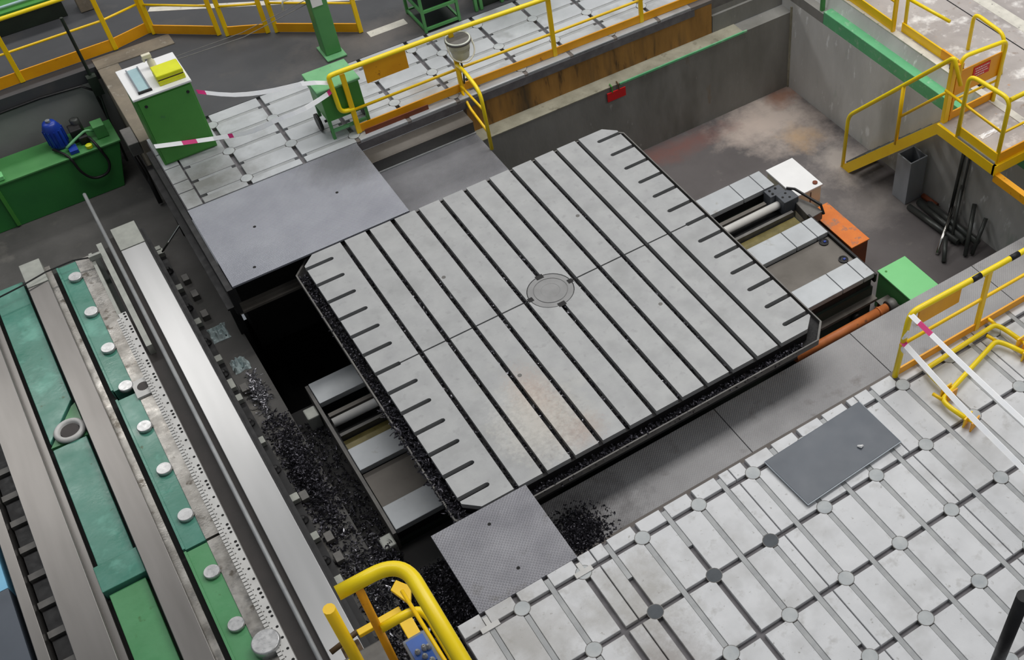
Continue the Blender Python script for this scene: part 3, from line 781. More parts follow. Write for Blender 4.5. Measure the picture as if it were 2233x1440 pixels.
chips('metal_shavings', 'dark heap of metal shavings between the machine bed and the table bed', 2600, heap(-9.95, 0.6, 0.65, 3.2, -3.6, 0.45), 'chips')
chips('metal_shavings', 'bright curly shavings beside the pale rag', 420, heap(-10.0, 4.9, 0.35, 1.3, -3.6, 0.35), 'chips_bright', (0.08, 0.3))
chips('metal_shavings', 'black shavings filling the corner pit beside the bridge plate', 7000, lambda: (R(-10.4, -8.7), R(-10.6, -3.6), -3.72 + abs(random.gauss(0, 0.1))) if random.random() < 0.6 else (R(-8.75, -7.1), R(-9.7, -5.3), -3.72 + abs(random.gauss(0, 0.1))), 'chips')
chips('metal_shavings', 'thin scatter of dark shavings along the foot of the table bed', 2600, lambda: (R(-10.5, -9.42), R(-8, 3.6), -3.58 + abs(random.gauss(0, 0.04))) if random.random() < 0.6 else (R(-9.35, -8.56), R(-9.0, 3.0), -4.17 + abs(random.gauss(0, 0.05))), 'chips', (0.04, 0.2))
chips('metal_shavings', 'bright splinters scattered over the black corner shavings', 170, reg(-10.4, -8.75, -10.6, -2.6, -3.6, 0.12), 'chips_bright', (0.08, 0.3))
chips('metal_shavings', 'dark pile of shavings on the sunken walkway beside the bridge plate', 2600, heap(-3.8, -8.0, 1.3, 1.25, -2.0, 0.16), 'chips', (0.03, 0.12))
def tray_left(): return (R(-6.97, -6.66), R(-6.4, 6.3), -0.5 + abs(random.gauss(0, 0.06)))
def tray_left_low(): return (R(-7.0, -6.6) , R(-6.6, -1.0), -0.5 + abs(random.gauss(0, 0.1)))
def tray_front(): return (R(-6.2, 5.8), R(-6.98, -6.72), -0.5 + abs(random.gauss(0, 0.05)))
chips('tray_shavings', 'shavings in the chip tray', 1500, tray_left, 'chips', (0.04, 0.14), tb)
chips('tray_shavings', 'curly shavings spilling over the chip tray', 800, tray_left_low, 'chips', (0.08, 0.34), tb)
chips('tray_shavings', 'shavings in the front of the chip tray', 1400, tray_front, 'chips', (0.04, 0.16), tb)
chips('slot_shavings', 'bright curls lying in the table slots', 260, lambda: (random.choice(range(-5, 4)) + R(-0.06, 0.06), R(-6.6, 3.0), -0.15 + abs(random.gauss(0, 0.04))), 'chips_bright', (0.04, 0.12), tb)
chips('slot_shavings', 'fine shavings lying in the table slots', 2600, lambda: (random.choice(range(-5, 4)) + R(-0.075, 0.075), R(-6.6, 6.0), -0.18 + abs(random.gauss(0, 0.03))), 'chips', (0.03, 0.1), tb)
pb = struct('floor_corner_fill', G().box(-10.5, -7.2, -14, -5.2, -4.2, -3.75), 'concrete_shaded')

# ------------------------------------------------------------------ railings
def railing(name, label, posts, h=2.85, mids=(1.4,), toe=0.4, r=0.085, mat='yellow', toemat='orange_yellow', post_w=0.1, ends=None, group=None, cat='railing', skip=()):
    base = posts[0]
    t = thing(name, label, cat, base, group)
    for i, p in enumerate(posts):
        if i in skip: continue
        part('post', G().box(p[0] - post_w, p[0] + post_w, p[1] - post_w * .6, p[1] + post_w * .6, p[2], p[2] + h), mat, t, bevel=0.02)
    top = [(p[0], p[1], p[2] + h) for p in posts]
    if ends: top = ends(top)
    part('top_rail', G().tube(bend(top, 0.35), r, 12), 'yellow_bright' if mat == 'yellow' else mat, t, True)
    for m in mids:
        part('mid_rail', G().tube([(p[0], p[1], p[2] + m) for p in posts], r * 0.62, 8), mat, t, True)
    for i in range(len(posts) - 1):
        a, b = Vector(posts[i]), Vector(posts[i + 1])
        d = (b - a); nrm = Vector((-d.y, d.x, 0)).normalized() * 0.03
        if toe:
            g = G().extrude([tuple(a - nrm + Vector((0, 0, .02))), tuple(b - nrm + Vector((0, 0, .02))), tuple(b + nrm + Vector((0, 0, .02))), tuple(a + nrm + Vector((0, 0, .02)))], (0, 0, toe))
            part('toe_board', g, toemat, t)
    return t
railing('safety_railing', 'yellow safety railing along the edge behind the green tank', [(-19, 23.9, 0), (-16, 24.0, 0), (-12.28, 24.15, 0), (-8.28, 24.2, 0), (-6.62, 24.6, 0)], 2.9, (1.45,), 0.5)
railing('safety_railing', 'angled yellow railing panel behind the white-topped green cabinet', [(-6.5, 24.4, 0), (-4.15, 22.55, 0)], 2.9, (1.45,), 0.42)
railing('safety_railing', 'narrow yellow railing panel, second to the left of the green column', [(-3.85, 22.25, 0), (-2.3, 21.4, 0)], 2.9, (1.45,), 0.42)
railing('safety_railing', 'short yellow railing panel just behind the green column', [(-1.95, 21.2, 0), (1.1, 18.93, 0)], 2.9, (1.45,), 0.42)
rb = railing('safety_railing', 'long yellow railing with an orange panel along the rear floor plates', [(-1.87, 12.28, 0), (2.79, 12.3, 0), (7.2, 12.2, 0), (11.6, 12.15, 0), (15.6, 12.1, 0)], 2.78, (1.1,), 0.36, r=0.095,
             ends=lambda tp: [(-1.8, 12.28, 1.15), (-2.35, 12.28, 1.2), (-2.4, 12.28, 2.9)] + [(-2.1, 12.28, 2.92), (2.79, 12.3, 2.86)] + tp[2:])
part('panel', G().box(-1.0, 0.78, 12.24, 12.3, 2.02, 2.86), 'orange_yellow', rb, label='plain orange panel')
part('lower_board', G().box(-1.7, 1.1, 12.02, 12.06, -0.02, 0.22), 'rust_brown', rb)
# stair handrail down to the step plate
sh = thing('stair_handrail', 'small yellow handrail leading down the steps from the long railing', 'handrail', (2.5, 9.5, -1.1))
part('handrail', G().tube(bend([(2.75, 12.2, 1.35), (2.6, 11.2, 1.75), (2.55, 9.7, 1.6), (2.5, 9.5, -1.1)], 0.5), 0.08, 10), 'yellow_bright', sh, True)
part('mid_bar', G().tube([(2.72, 12.15, 0.35), (2.55, 9.62, 0.7)], 0.055, 8), 'yellow', sh, True)
part('low_bar', G().tube(bend([(2.72, 12.2, 0.1), (2.68, 11.6, -0.35), (2.53, 9.55, -0.35)], 0.3), 0.06, 8), 'yellow', sh, True)
part('rear_post', G().tube([(2.74, 12.2, -0.3), (2.75, 12.2, 1.35)], 0.07, 8), 'yellow', sh, True)

# front right railing
rr = railing('safety_railing', 'yellow railing with an orange panel at the edge of the front plates', [(7.2, -9.95, 0), (10.75, -9.95, 0), (14.6, -9.95, 0), (18.5, -9.95, 0)], 2.8, (1.5,), 0.3, r=0.1, skip=(0,),
             ends=lambda tp: [(7.2, -9.95, 0.0), (7.45, -9.9, 2.8)] + tp[1:])
part('panel', G().box(7.8, 9.55, -9.96, -9.9, 2.05, 2.75), 'orange_yellow', rr, label='plain orange panel')
for x in (9.95, 11.6):
    part('black_sleeve', G().tube([(x, -9.95, 2.8), (x + 0.38, -9.95, 2.8)], 0.104, 12), 'black_metal', rr, True)

# ------------------------------------------------------------------ landing and stairs on the right
ld = thing('stair_landing', 'yellow framed landing platform jutting over the pit on the right', 'platform', (18.4, -2.5, -0.4))
part('deck', G().box(17.3, 20.0, -4.1, -0.95, -0.12, -0.02), 'floor_light', ld)
part('edge_beam', G().box(17.2, 17.32, -4.2, -0.95, -0.45, 0.0), 'yellow', ld)
part('edge_beam', G().box(17.2, 20.0, -4.24, -4.1, -0.45, 0.0), 'yellow', ld)
part('edge_beam', G().box(19.3, 19.6, -11, -4.24, -0.7, -0.35), 'orange_yellow', ld)
part('cross_beam', G().box(17.25, 17.5, -11, -4.2, -0.75, -0.4), 'orange_yellow', ld)
part('rail_post', G().tube(bend([(17.3, -2.02, 0), (17.3, -2.05, 2.9), (17.42, -4.05, 2.92), (17.42, -4.05, 0)], 0.4), 0.09, 10), 'yellow_bright', ld, True)
part('mid_rail', G().tube([(17.3, -1.0, 1.6), (17.42, -4.05, 1.4), (20.5, -4.05, 1.4)], 0.06, 8), 'yellow', ld, True)
part('top_rail', G().tube([(17.42, -4.05, 2.9), (21.5, -4.05, 2.9)], 0.09, 10), 'yellow_bright', ld, True)
part('toe_board', G().box(17.3, 17.36, -4.1, -2.0, 0.0, 0.5), 'yellow', ld)
part('toe_board', G().box(17.36, 21.5, -4.12, -4.06, 0.0, 0.45), 'orange_yellow', ld)
part('kick_plate', G().box(17.24, 17.3, -4.1, -2.0, -0.02, 0.1), 'filler', ld)
sg = thing('warning_gate', 'yellow gate with a small red notice at the head of the pit stairs', 'gate', (18.8, -1.0, 0))
part('post', G().box(17.42, 17.68, -1.08, -0.9, -0.4, 2.9), 'yellow', sg, bevel=0.02)
part('post', G().box(17.72, 17.84, -1.08, -0.92, 0.0, 2.6), 'orange_yellow', sg)
part('frame', G().tube(bend([(17.9, -1.0, 1.9), (17.95, -1.0, 2.85), (20.2, -1.1, 2.75), (20.05, -1.15, 0.0)], 0.3), 0.085, 10), 'yellow_bright', sg, True)
pn = part('panel', G().box(17.8, 20.1, -1.06, -1.02, 1.15, 2.25), 'orange_yellow', sg)
nt_ = part('notice', G().box(18.6, 19.5, -1.075, -1.055, 1.75, 2.25), 'red', pn) if False else part('notice', G().box(18.62, 19.5, -1.085, -1.06, 1.62, 2.12), 'red', sg, label='red notice with four rows of white print')
for k, ln in enumerate(((0.08, 0.8), (0.12, 0.74), (0.1, 0.78), (0.2, 0.62))):
    z = 2.03 - k * 0.115
    x = 18.62 + ln[0]
    g = G()
    while x < 18.62 + ln[1]:
        w = R(0.03, 0.1)
        g.box(x, min(x + w, 18.62 + ln[1] + .02), -1.09, -1.084, z - 0.022, z + 0.022)
        x += w + 0.025
    part('print_row', g, 'white_paint', nt_)
part('mid_bar', G().tube([(17.6, -1.0, 0.9), (20.1, -1.1, 0.95)], 0.05, 8), 'yellow', sg, True)
part('toe_board', G().box(17.6, 20.1, -1.05, -0.99, 0.0, 0.36), 'orange_yellow', sg)
part('hinge', G().box(17.3, 17.7, -1.2, -1.08, -0.42, -0.12), 'black_metal', sg)
st = thing('pit_stairs', 'yellow steel stairs going down into the pit along the right wall', 'stairs', (18.2, 2, -6))
YT, YF = -0.9, 4.55
for x in (17.42, 18.95):
    part('stringer', G().extrude([(x, YT, 0.0), (x, YT, -0.62), (x, YF - 0.5, -6.0), (x, YF + 0.12, -6.0)], (0.1, 0, 0)), 'yellow', st)
for k in range(9):
    f = (k + 0.7) / 9.4
    y, z = YT + (YF - YT) * f, -0.25 - 5.75 * f
    part('tread', G().box(17.5, 18.95, y - 0.3, y + 0.22, z - 0.06, z), 'dark_bar', st)
def sp(f, up, x=17.47): return (x, YT + (YF - YT) * f, -6 * f + up)
part('handrail', G().tube(bend([(17.55, -1.5, 2.0), (17.5, -1.0, 2.95), sp(0.0, 2.9), sp(0.99, 2.9), sp(1.0, 0.1)], 0.4), 0.09, 10), 'yellow_bright', st, True)
part('mid_rail', G().tube([sp(-0.02, 1.35), sp(0.1, 1.35), sp(0.42, 1.3)], 0.06, 8), 'yellow', st, True)
part('post', G().tube([sp(0.42, -0.1), sp(0.42, 2.9)], 0.085, 8), 'yellow', st, True)
# railing pieces on the right hand floor
rl = railing('safety_railing', 'yellow railing at the top of the pit wall beside the floor opening', [(20.12, 11.5, 0), (20.1, 8.1, 0), (20.05, 5.0, 0)], 2.85, (1.4,), 0.45, toemat='yellow')
fr = thing('floor_barrier', 'yellow barrier frame standing on the pale floor behind the gate', 'barrier', (20.5, 3.5, 0))
part('left_post', G().tube([(20.5, 4.75, 0), (20.45, 4.75, 2.9)], 0.085, 8), 'yellow_bright', fr, True)
part('toe_board', G().box(20.35, 20.43, 1.5, 4.8, 0.0, 0.42), 'yellow', fr)
part('toe_board_end', G().box(20.34, 20.44, 1.0, 2.3, 0.03, 0.44), 'orange_yellow', fr)
part('low_bar', G().tube([(20.5, 4.75, 1.55), (20.9, 2.6, 1.4)], 0.075, 8), 'yellow_bright', fr, True)
part('black_foot', G().box(20.28, 20.5, -0.3, 1.2, 0.0, 0.14).box(20.1, 20.3, 1.3, 1.5, 0, 0.3), 'black_metal', fr)
part('loop', G().tube(bend([(21.74, 2.1, 0), (21.74, 2.1, 1.75), (21.6, 0.2, 1.75), (21.6, 0.0, 0.0)], 0.4), 0.085, 10), 'yellow_bright', fr, True)
solo('green_post', G().box(19.32, 19.5, 8.95, 9.1, -0.75, 2.2), 'green_mid', (19.4, 9, -0.75), 'thin green post standing on the pit wall corner', 'post')

# ------------------------------------------------------------------ things in the pit on the right
t = thing('white_cabinet', 'white box cabinet standing behind the end of the table bed', 'cabinet', (13.2, 2.9, -6))
part('body', G().box(12.55, 13.9, 1.9, 3.95, -6, -3.5), 'cream', t, bevel=0.03)
part('lid', G().box(12.5, 13.94, 1.85, 4.0, -3.5, -3.4), 'white_paint', t, bevel=0.02)
part('knob', G().lathe((13.7, 2.1, -3.4), [(0.11, 0), (0.11, 0.05), (0.06, 0.07)], 14), 'rust_brown', t)
part('door_seam', G().box(13.3, 13.36, 1.88, 1.9, -5.9, -3.6), 'wedge_grey', t)
t = thing('rusty_box', 'rusty orange steel box at the end of the table bed', 'box', (13.6, 0.2, -6))
part('body', G().box(13.2, 14.08, -1.1, 1.65, -6, -4.46), 'rust_brown', t, bevel=0.02)
part('lid', G().box(13.15, 14.12, -1.14, 1.68, -4.46, -4.4), 'rust_orange', t, bevel=0.015)
t = thing('green_box', 'plain light green steel box on the pit floor near the walkway', 'box', (13.57, -4.1, -6))
part('body', G().box(12.9, 14.26, -5.05, -3.1, -6, -4.08), 'green_mid', t, bevel=0.02)
part('lid', G().box(12.85, 14.31, -5.1, -3.05, -4.08, -4.0), 'green_box', t, bevel=0.02)
part('lid_screw', G().lathe((13.1, -3.3, -4.0), [(0.05, 0), (0.05, 0.015)], 10), 'green_dark', t)
g = G()
for (a, b, c, d) in ((18.05, 18.12, 0.85, 1.75), (18.95, 19.02, 0.85, 1.75), (18.12, 18.95, 0.85, 0.92), (18.12, 18.95, 1.68, 1.75)):
    g.box(a, b, c, d, -6, -3.65)
solo('square_tube', g, 'grey_tube', (18.5, 1.3, -6), 'upright hollow grey square tube below the landing', 'tube', bevel=0.02)
bars = [((18.0, 0.55, -5.85), (18.1, -2.5, -5.75), .14), ((18.55, 0.5, -5.8), (18.35, -2.7, -5.7), .17), ((18.8, 0.2, -5.85), (18.75, -2.6, -5.8), .15), ((19.0, 0.75, -5.85), (19.05, -0.15, -5.85), .12),
        ((18.6, -0.1, -5.55), (18.55, -3.2, -5.5), .15), ((17.0, -2.4, -5.9), (19.0, -1.1, -5.2), .08), ((16.9, -2.95, -5.92), (17.6, -2.2, -5.4), .1), ((17.9, -3.2, -5.92), (19.15, -2.1, -4.4), .1),
        ((18.2, -3.3, -5.92), (19.1, -2.9, -4.6), .09), ((18.0, -2.2, -5.9), (19.2, -1.2, -4.0), .07), ((19.0, -1.0, -5.9), (19.2, -0.95, -1.6), .08), ((19.05, -1.35, -5.9), (19.2, -1.3, -1.8), .05)]
lbl = {0: 'greenish-black bar at the left edge of the heap on the pit floor', 1: 'thick dark bar lying second in the heap from the left', 2: 'dark bar lying third in the heap, nearest the pit wall', 4: 'dark bar lying on top of the heap of bars', 6: 'short dark bar propped at the near end of the heap', 7: 'dark bar leaning out of the heap towards the pit wall', 8: 'rightmost dark bar leaning against the pit wall', 9: 'thin dark bar leaning behind the silver one', 3: 'short reddish bar lying above the heap beside the square tube', 5: 'bright silver bar crossing the heap of dark bars', 10: 'long dark rod leaning upright against the pit wall under the landing', 11: 'thinner rod leaning upright on the pit wall beside the long one'}
for k, (a, b, r) in enumerate(bars):
    solo('steel_bar', G().tube([a, b], r, 12), 'chrome' if k == 5 else 'rust_brown' if k == 3 else 'dark_bar', a, lbl.get(k, 'dark steel bar in the heap on the pit floor under the landing'), 'bar', 'steel bars heaped in the pit', smooth=True)
t = thing('red_sign', 'small red sign hanging on the rear pit wall', 'sign', (9.35, 11.0, -2.4))
part('plate', G().box(8.88, 9.83, 10.93, 10.98, -2.42, -1.98), 'red', t)
for x in (9.15, 9.5):
    part('hook', G().tube([(x, 10.95, -2.0), (x, 10.97, -1.72), (x, 11.15, -1.68)], 0.035, 6), 'green_dark' if x < 9.3 else 'brown_box', t)

# ------------------------------------------------------------------ green cabinet and what stands on it
t = thing('green_cabinet', 'dark green cabinet with a white top at the edge of the rear plates', 'cabinet', (-7.93, 16, 0))
part('body', G().box(-9.0, -6.87, 14.9, 17.08, 0.0, 3.06), 'green_dark', t, bevel=0.03)
part('door', G().box(-8.93, -6.93, 14.86, 14.9, 0.08, 2.98), 'green_dark', t, bevel=0.02)
part('white_top', G().box(-9.06, -6.82, 14.84, 17.12, 3.06, 3.15), 'white_paint', t, bevel=0.02)
for x in (-8.7, -7.1):
    part('lock', G().lathe((x, 14.86, 2.72), [(0.06, 0), (0.06, -0.03)], 10, 'y'), 'black_metal', t)
t = thing('parts_tray', 'narrow pale blue tray lying on the white cabinet top', 'tray', (-8.45, 16.0, 3.15))
part('tray', G().box(-8.7, -8.28, 15.1, 16.8, 3.15, 3.2), 'glassy_blue', t)
part('rim', G().box(-8.73, -8.68, 15.1, 16.8, 3.15, 3.25).box(-8.3, -8.25, 15.1, 16.8, 3.15, 3.25), 'grey_paint', t)
part('end_lip', G().box(-8.75, -8.23, 15.05, 15.12, 3.15, 3.24), 'black_metal', t)
t = thing('yellow_case', 'bright yellow plastic case on the green cabinet', 'case', (-7.4, 15.5, 3.15))
part('base', G().box(-7.93, -6.92, 15.1, 15.9, 3.15, 3.36), 'yellow_case', t, bevel=0.03)
part('seam', G().box(-7.91, -6.94, 15.12, 15.88, 3.36, 3.4), 'brown_box', t)
part('lid', G().box(-7.93, -6.92, 15.1, 15.9, 3.4, 3.58), 'yellow_case', t, bevel=0.04)
t = thing('spray_bottle', 'small white spray bottle on the green cabinet behind the yellow case', 'bottle', (-7.75, 16.6, 3.15))
part('body', G().lathe((-7.75, 16.5, 3.15), [(0.13, 0), (0.14, 0.05), (0.14, 0.3), (0.06, 0.42), (0.06, 0.5)], 16), 'cream', t, True)
part('nozzle', G().box(-8.0, -7.66, 16.42, 16.58, 3.62, 3.78).box(-8.02, -7.94, 16.44, 16.56, 3.5, 3.64), 'cream', t, bevel=0.02)

# ------------------------------------------------------------------ warning tape
def tape(label, pts, pinks, w=(0, 0.12, 0.12)):
    P = bend(pts, 0.8, 4)
    t = thing('warning_tape', label, 'tape', pts[0])
    # cut the run into white and pink lengths
    L_ = [0]
    for i in range(1, len(P)): L_.append(L_[-1] + (Vector(P[i]) - Vector(P[i - 1])).length)
    def at(d):
        for i in range(1, len(P)):
            if L_[i] >= d:
                f = (d - L_[i - 1]) / max(1e-6, L_[i] - L_[i - 1])
                return tuple(Vector(P[i - 1]).lerp(Vector(P[i]), f))
        return P[-1]
    cuts = [0]
    for (a, b) in pinks: cuts += [a * L_[-1], b * L_[-1]]
    cuts.append(L_[-1])
    for i in range(len(cuts) - 1):
        a, b = cuts[i], cuts[i + 1]
        if b - a < 0.02: continue
        n = max(2, int((b - a) / 0.5))
        part('pink_band' if i % 2 else 'white_band', G().ribbon([at(a + (b - a) * k / n) for k in range(n + 1)], w), 'pink' if i % 2 else 'tape_white', t)
    return t
tape('upper warning tape from the green cabinet to the end of the long railing', [(-6.8, 14.72, 2.67), (-5.7, 13.95, 2.45), (-4.4, 13.2, 2.55), (-3.2, 12.5, 2.85), (-2.4, 12.3, 2.6)], ((0.0, 0.06),))
tape('lower warning tape sagging in front of the green cabinet', [(-9.05, 14.78, 1.05), (-8.03, 14.78, 0.75), (-6.75, 14.7, 0.45), (-5.6, 13.6, 0.9), (-4.69, 12.9, 1.51), (-3.83, 12.45, 1.8), (-3.35, 12.3, 1.98), (-2.56, 12.28, 2.2), (-2.42, 12.3, 2.3)], ((0.13, 0.2), (0.36, 0.39), (0.97, 1.0)))
tape('upper warning tape tied to the top corner of the front railing', [(7.45, -9.9, 2.75), (7.4, -13, 2.62), (7.1, -24, 2.75)], ((0.03, 0.07),), (0.13, 0, 0.08))
tape('lower warning tape tied to the middle of the front railing post', [(7.3, -9.9, 1.6), (7.05, -13, 1.5), (6.5, -24, 1.6)], ((0.0, 0.015),), (0.14, 0, 0.09))
solo('tape_knot', G().tube([(7.28, -9.93, 1.75), (7.34, -10.0, 1.95), (7.36, -10.02, 2.15)], [0.04, 0.08, 0.03], 6).tube([(7.28, -9.95, 1.55), (7.3, -10.02, 1.3), (7.33, -10.05, 1.15)], [0.06, 0.09, 0.04], 6), 'tape_white', (7.3, -9.95, 1.6), 'loose white tape ends knotted on the front railing post', 'tape')
g = crumple(18.5, -2.6, -0.02, 0.5, 0.12, 0.12, 2.0, 8)
solo('tape_scrap', g, 'tape_white', (18.5, -2.6, -0.02), 'scrap of white tape lying on the landing deck', 'tape')

# ------------------------------------------------------------------ green trolley, column, bucket, rack
t = thing('tool_trolley', 'green trolley with a box drawer and black wheels behind the long railing', 'trolley', (-2.1, 13.2, 0))
part('top', G().box(-3.0, -1.2, 12.4, 13.98, 2.2, 2.3), 'green_light', t, bevel=0.03)
part('side_apron', G().box(-3.0, -2.7, 12.42, 13.9, 1.95, 2.2), 'green_light', t)
part('drawer_box', G().box(-2.9, -1.28, 12.44, 13.9, 0.85, 2.2), 'green_dark', t, bevel=0.03)
for (x, y) in ((-2.9, 12.45), (-1.36, 12.45), (-2.9, 13.8), (-1.36, 13.8)):
    part('leg', G().box(x, x + 0.12, y, y + 0.12, 0.0 if y < 13 else 0.3, 0.9), 'green_mid', t)
part('foot_bar', G().box(-2.9, -1.24, 12.46, 12.56, 0.3, 0.42), 'green_light', t)
part('cross_bar', G().box(-2.9, -1.24, 13.0, 13.08, 0.5, 0.58), 'black_metal', t)
for x in (-3.06, -1.2):
    part('wheel', G().lathe((x, 13.4, 0.36), [(0.36, -0.06), (0.36, 0.06)], 24, 'x'), 'black_metal', t, True)
t = thing('green_column', 'tall light green column with a white notice behind the trolley', 'column', (-0.55, 18.2, 0))
part('flange', G().box(-1.02, -0.12, 17.6, 18.9, 0.0, 0.08), 'green_light', t, bevel=0.02)
part('shaft', G().box(-0.92, -0.2, 17.95, 18.7, 0.08, 3.4), 'green_mid', t, bevel=0.04)
part('collar', G().box(-1.1, -0.15, 17.9, 18.75, 3.0, 3.5), 'green_light', t, bevel=0.04)
part('notice', G().box(-0.88, -0.42, 17.92, 17.95, 2.45, 2.85), 'white_paint', t)
part('arm', G().tube([(-1.0, 18.2, 3.05), (-1.9, 18.3, 2.95), (-2.0, 18.3, 2.6)], 0.05, 8), 'cream', t, True)
t = thing('hanging_bucket', 'grey-white bucket hanging on the long railing post', 'bucket', (2.95, 12.15, 1.75))
part('pail', G().lathe((2.95, 12.05, 1.75), [(0.30, 0), (0.34, 0.05), (0.47, 0.75), (0.52, 0.8), (0.52, 0.88), (0.46, 0.88), (0.42, 0.4), (0.2, 0.38)], 28), 'bucket_grey', t, True)
part('rim_band', G().lathe((2.95, 12.05, 2.5), [(0.5, 0), (0.54, 0.02), (0.54, 0.1), (0.5, 0.12)], 28), 'wedge_grey', t, True)
part('liner', G().lathe((2.95, 12.05, 2.2), [(0.4, 0), (0.42, 0.1)], 24), 'blue_tray', t)
part('bail', G().tube(bend([(2.42, 12.05, 2.55), (2.4, 11.7, 2.0), (2.95, 11.45, 1.75), (3.5, 11.7, 2.0), (3.48, 12.05, 2.55)], 0.4), 0.03, 8), 'cream', t, True)
part('chain', G().tube([(2.9, 12.1, 1.7), (2.95, 12.15, 1.0), (2.9, 12.2, 0.4)], 0.04, 6), 'dark_bar', t)
def rack(label, x0, x1, y0, y1, h, levels):
    t = thing('storage_rack', label, 'rack', ((x0 + x1) / 2, (y0 + y1) / 2, 0))
    for (x, y) in ((x0, y0), (x1, y0), (x0, y1), (x1, y1)):
        part('upright', G().box(x - .06, x + .06, y - .06, y + .06, 0, h), 'green_mid', t)
    for z in levels:
        g = G().box(x0, x1, y0 - .05, y0 + .05, z - .12, z).box(x0, x1, y1 - .05, y1 + .05, z - .12, z).box(x0 - .05, x0 + .05, y0, y1, z - .12, z).box(x1 - .05, x1 + .05, y0, y1, z - .12, z)
        part('shelf_frame', g, 'green_mid', t)
        part('shelf', G().box(x0 + .05, x1 - .05, y0 + .05, y1 - .05, z - .1, z - .05), 'green_black', t)
    return t
t = rack('green steel shelf rack behind the long railing', 3.45, 5.1, 17.15, 19.1, 3.2, (0.2, 1.05, 1.9, 2.75))
part('rust_lump', G().lathe((4.85, 17.5, 1.05), [(0.16, 0), (0.2, 0.1), (0.12, 0.2)], 12), 'rust_brown', t, True)
t = thing('green_machine', 'green machine cabinet at the top edge beside the shelf rack', 'cabinet', (7.5, 18.3, 0))
part('body', G().box(7.6, 9.6, 17.35, 19.5, 0.35, 3.0), 'green_dark', t, bevel=0.03)
for x in (6.0, 6.25, 7.3, 7.62):
    part('leg', G().box(x, x + 0.14, 17.3, 17.46, 0, 2.5), 'green_mid', t)
part('side_box', G().box(6.3, 7.3, 17.5, 19, 0.0, 2.4), 'green_black', t)

# ------------------------------------------------------------------ green hydraulic tank in the left pit
t = thing('hydraulic_tank', 'long dark green hydraulic tank with a blue motor in the left pit', 'tank', (-13, 21.9, -4.5))
part('tank_body', G().extrude([(-18.5, 21.1, -4.5), (-10.6, 21.1, -4.5), (-9.95, 21.1, -2.3), (-18.5, 21.1, -2.3)], (0, 1.7, 0)), 'green_tank', t, bevel=0.03)
part('top_plate', G().box(-18.5, -9.9, 21.05, 22.85, -2.3, -2.22), 'green_mid', t, bevel=0.015)
part('end_rib', G().box(-15.25, -15.1, 21.0, 21.1, -4.4, -2.5), 'green_dark', t)
mo = part('motor', G().lathe((-12.15, 22.2, -2.2), [(0.36, 0), (0.38, 0.1), (0.38, 0.95), (0.3, 1.12), (0.26, 1.2), (0.12, 1.22)], 24), 'blue_motor', t, True)
for k in range(12):
    a = 2 * math.pi * k / 12
    part('cooling_fin', G().box(-12.15 + math.cos(a) * 0.4 - .02, -12.15 + math.cos(a) * 0.4 + .02, 22.2 + math.sin(a) * 0.4 - .02, 22.2 + math.sin(a) * 0.4 + .02, -2.05, -1.3), 'blue_motor', mo)
part('motor_cap', G().lathe((-12.15, 22.2, -1.0), [(0.1, 0), (0.1, 0.12), (0.05, 0.14)], 12), 'grey_paint', mo)
part('pump', G().box(-11.6, -11.1, 21.9, 22.5, -2.2, -1.6).box(-11.4, -11.0, 21.6, 21.9, -2.2, -1.85), 'black_metal', t, bevel=0.05)
part('filter', G().lathe((-11.2, 22.5, -2.2), [(0.2, 0), (0.2, 0.75), (0.12, 0.8)], 16), 'dark_bar', t, True)
part('valve_box', G().box(-10.7, -10.2, 21.6, 22.2, -2.2, -1.6), 'green_mid', t, bevel=0.03)
part('valve_knob', G().lathe((-11.15, 21.3, -2.2), [(0.14, 0), (0.14, 0.12), (0.06, 0.14)], 14), 'yellow_case', t)
part('motor_foot', G().box(-11.95, -11.6, 21.2, 21.7, -2.2, -2.05), 'blue_motor', t)
part('pipe', G().tube(bend([(-12.0, 21.5, -2.0), (-11.6, 21.7, -1.9), (-11.0, 21.9, -1.75), (-10.7, 21.9, -1.9)], 0.2), 0.06, 8), 'green_light', t, True)
part('hose', G().tube(bend([(-12.5, 21.9, -2.1), (-12.05, 21.05, -2.1), (-11.95, 20.95, -3.0), (-11.6, 20.95, -3.55), (-10.95, 20.95, -3.5), (-10.7, 20.95, -3.0), (-10.85, 21.05, -2.1), (-11.0, 21.6, -1.9)], 0.4), 0.06, 8), 'black_metal', t, True)
part('fitting', G().box(-15.3, -14.7, 21.2, 21.6, -2.2, -2.0).box(-15.9, -15.5, 21.2, 21.5, -2.2, -1.95), 'green_box', t, bevel=0.03)
part('manifold', G().box(-15.4, -14.8, 21.8, 22.4, -2.2, -1.75).box(-15.1, -14.9, 21.7, 22.0, -1.75, -1.55), 'grey_paint', t, bevel=0.05)
solo('dark_pole', G().tube([(-9.75, 23.3, -0.6), (-9.75, 23.3, 2.6)], 0.07, 8).box(-9.95, -9.55, 23.0, 23.42, -1.1, -0.2).tube([(-9.75, 23.2, -1.1), (-9.9, 22.9, -2.2), (-10.0, 22.8, -4.5)], 0.05, 6), 'green_black', (-9.75, 23.2, -4.5), 'thin dark pole clamped to the pit edge behind the tank', 'pole')
solo('pit_hose', G().tube([(-20, 23.35, -0.5), (-14, 23.35, -0.55), (-12, 23.36, -0.5), (-10.3, 23.36, -0.6), (-9.9, 23.2, -0.9), (-9.9, 23.1, -2.4)], 0.06, 8), 'black_metal', (-12, 23.3, -4.5), 'black hose running along the pit wall below the railing', 'hose', smooth=True)
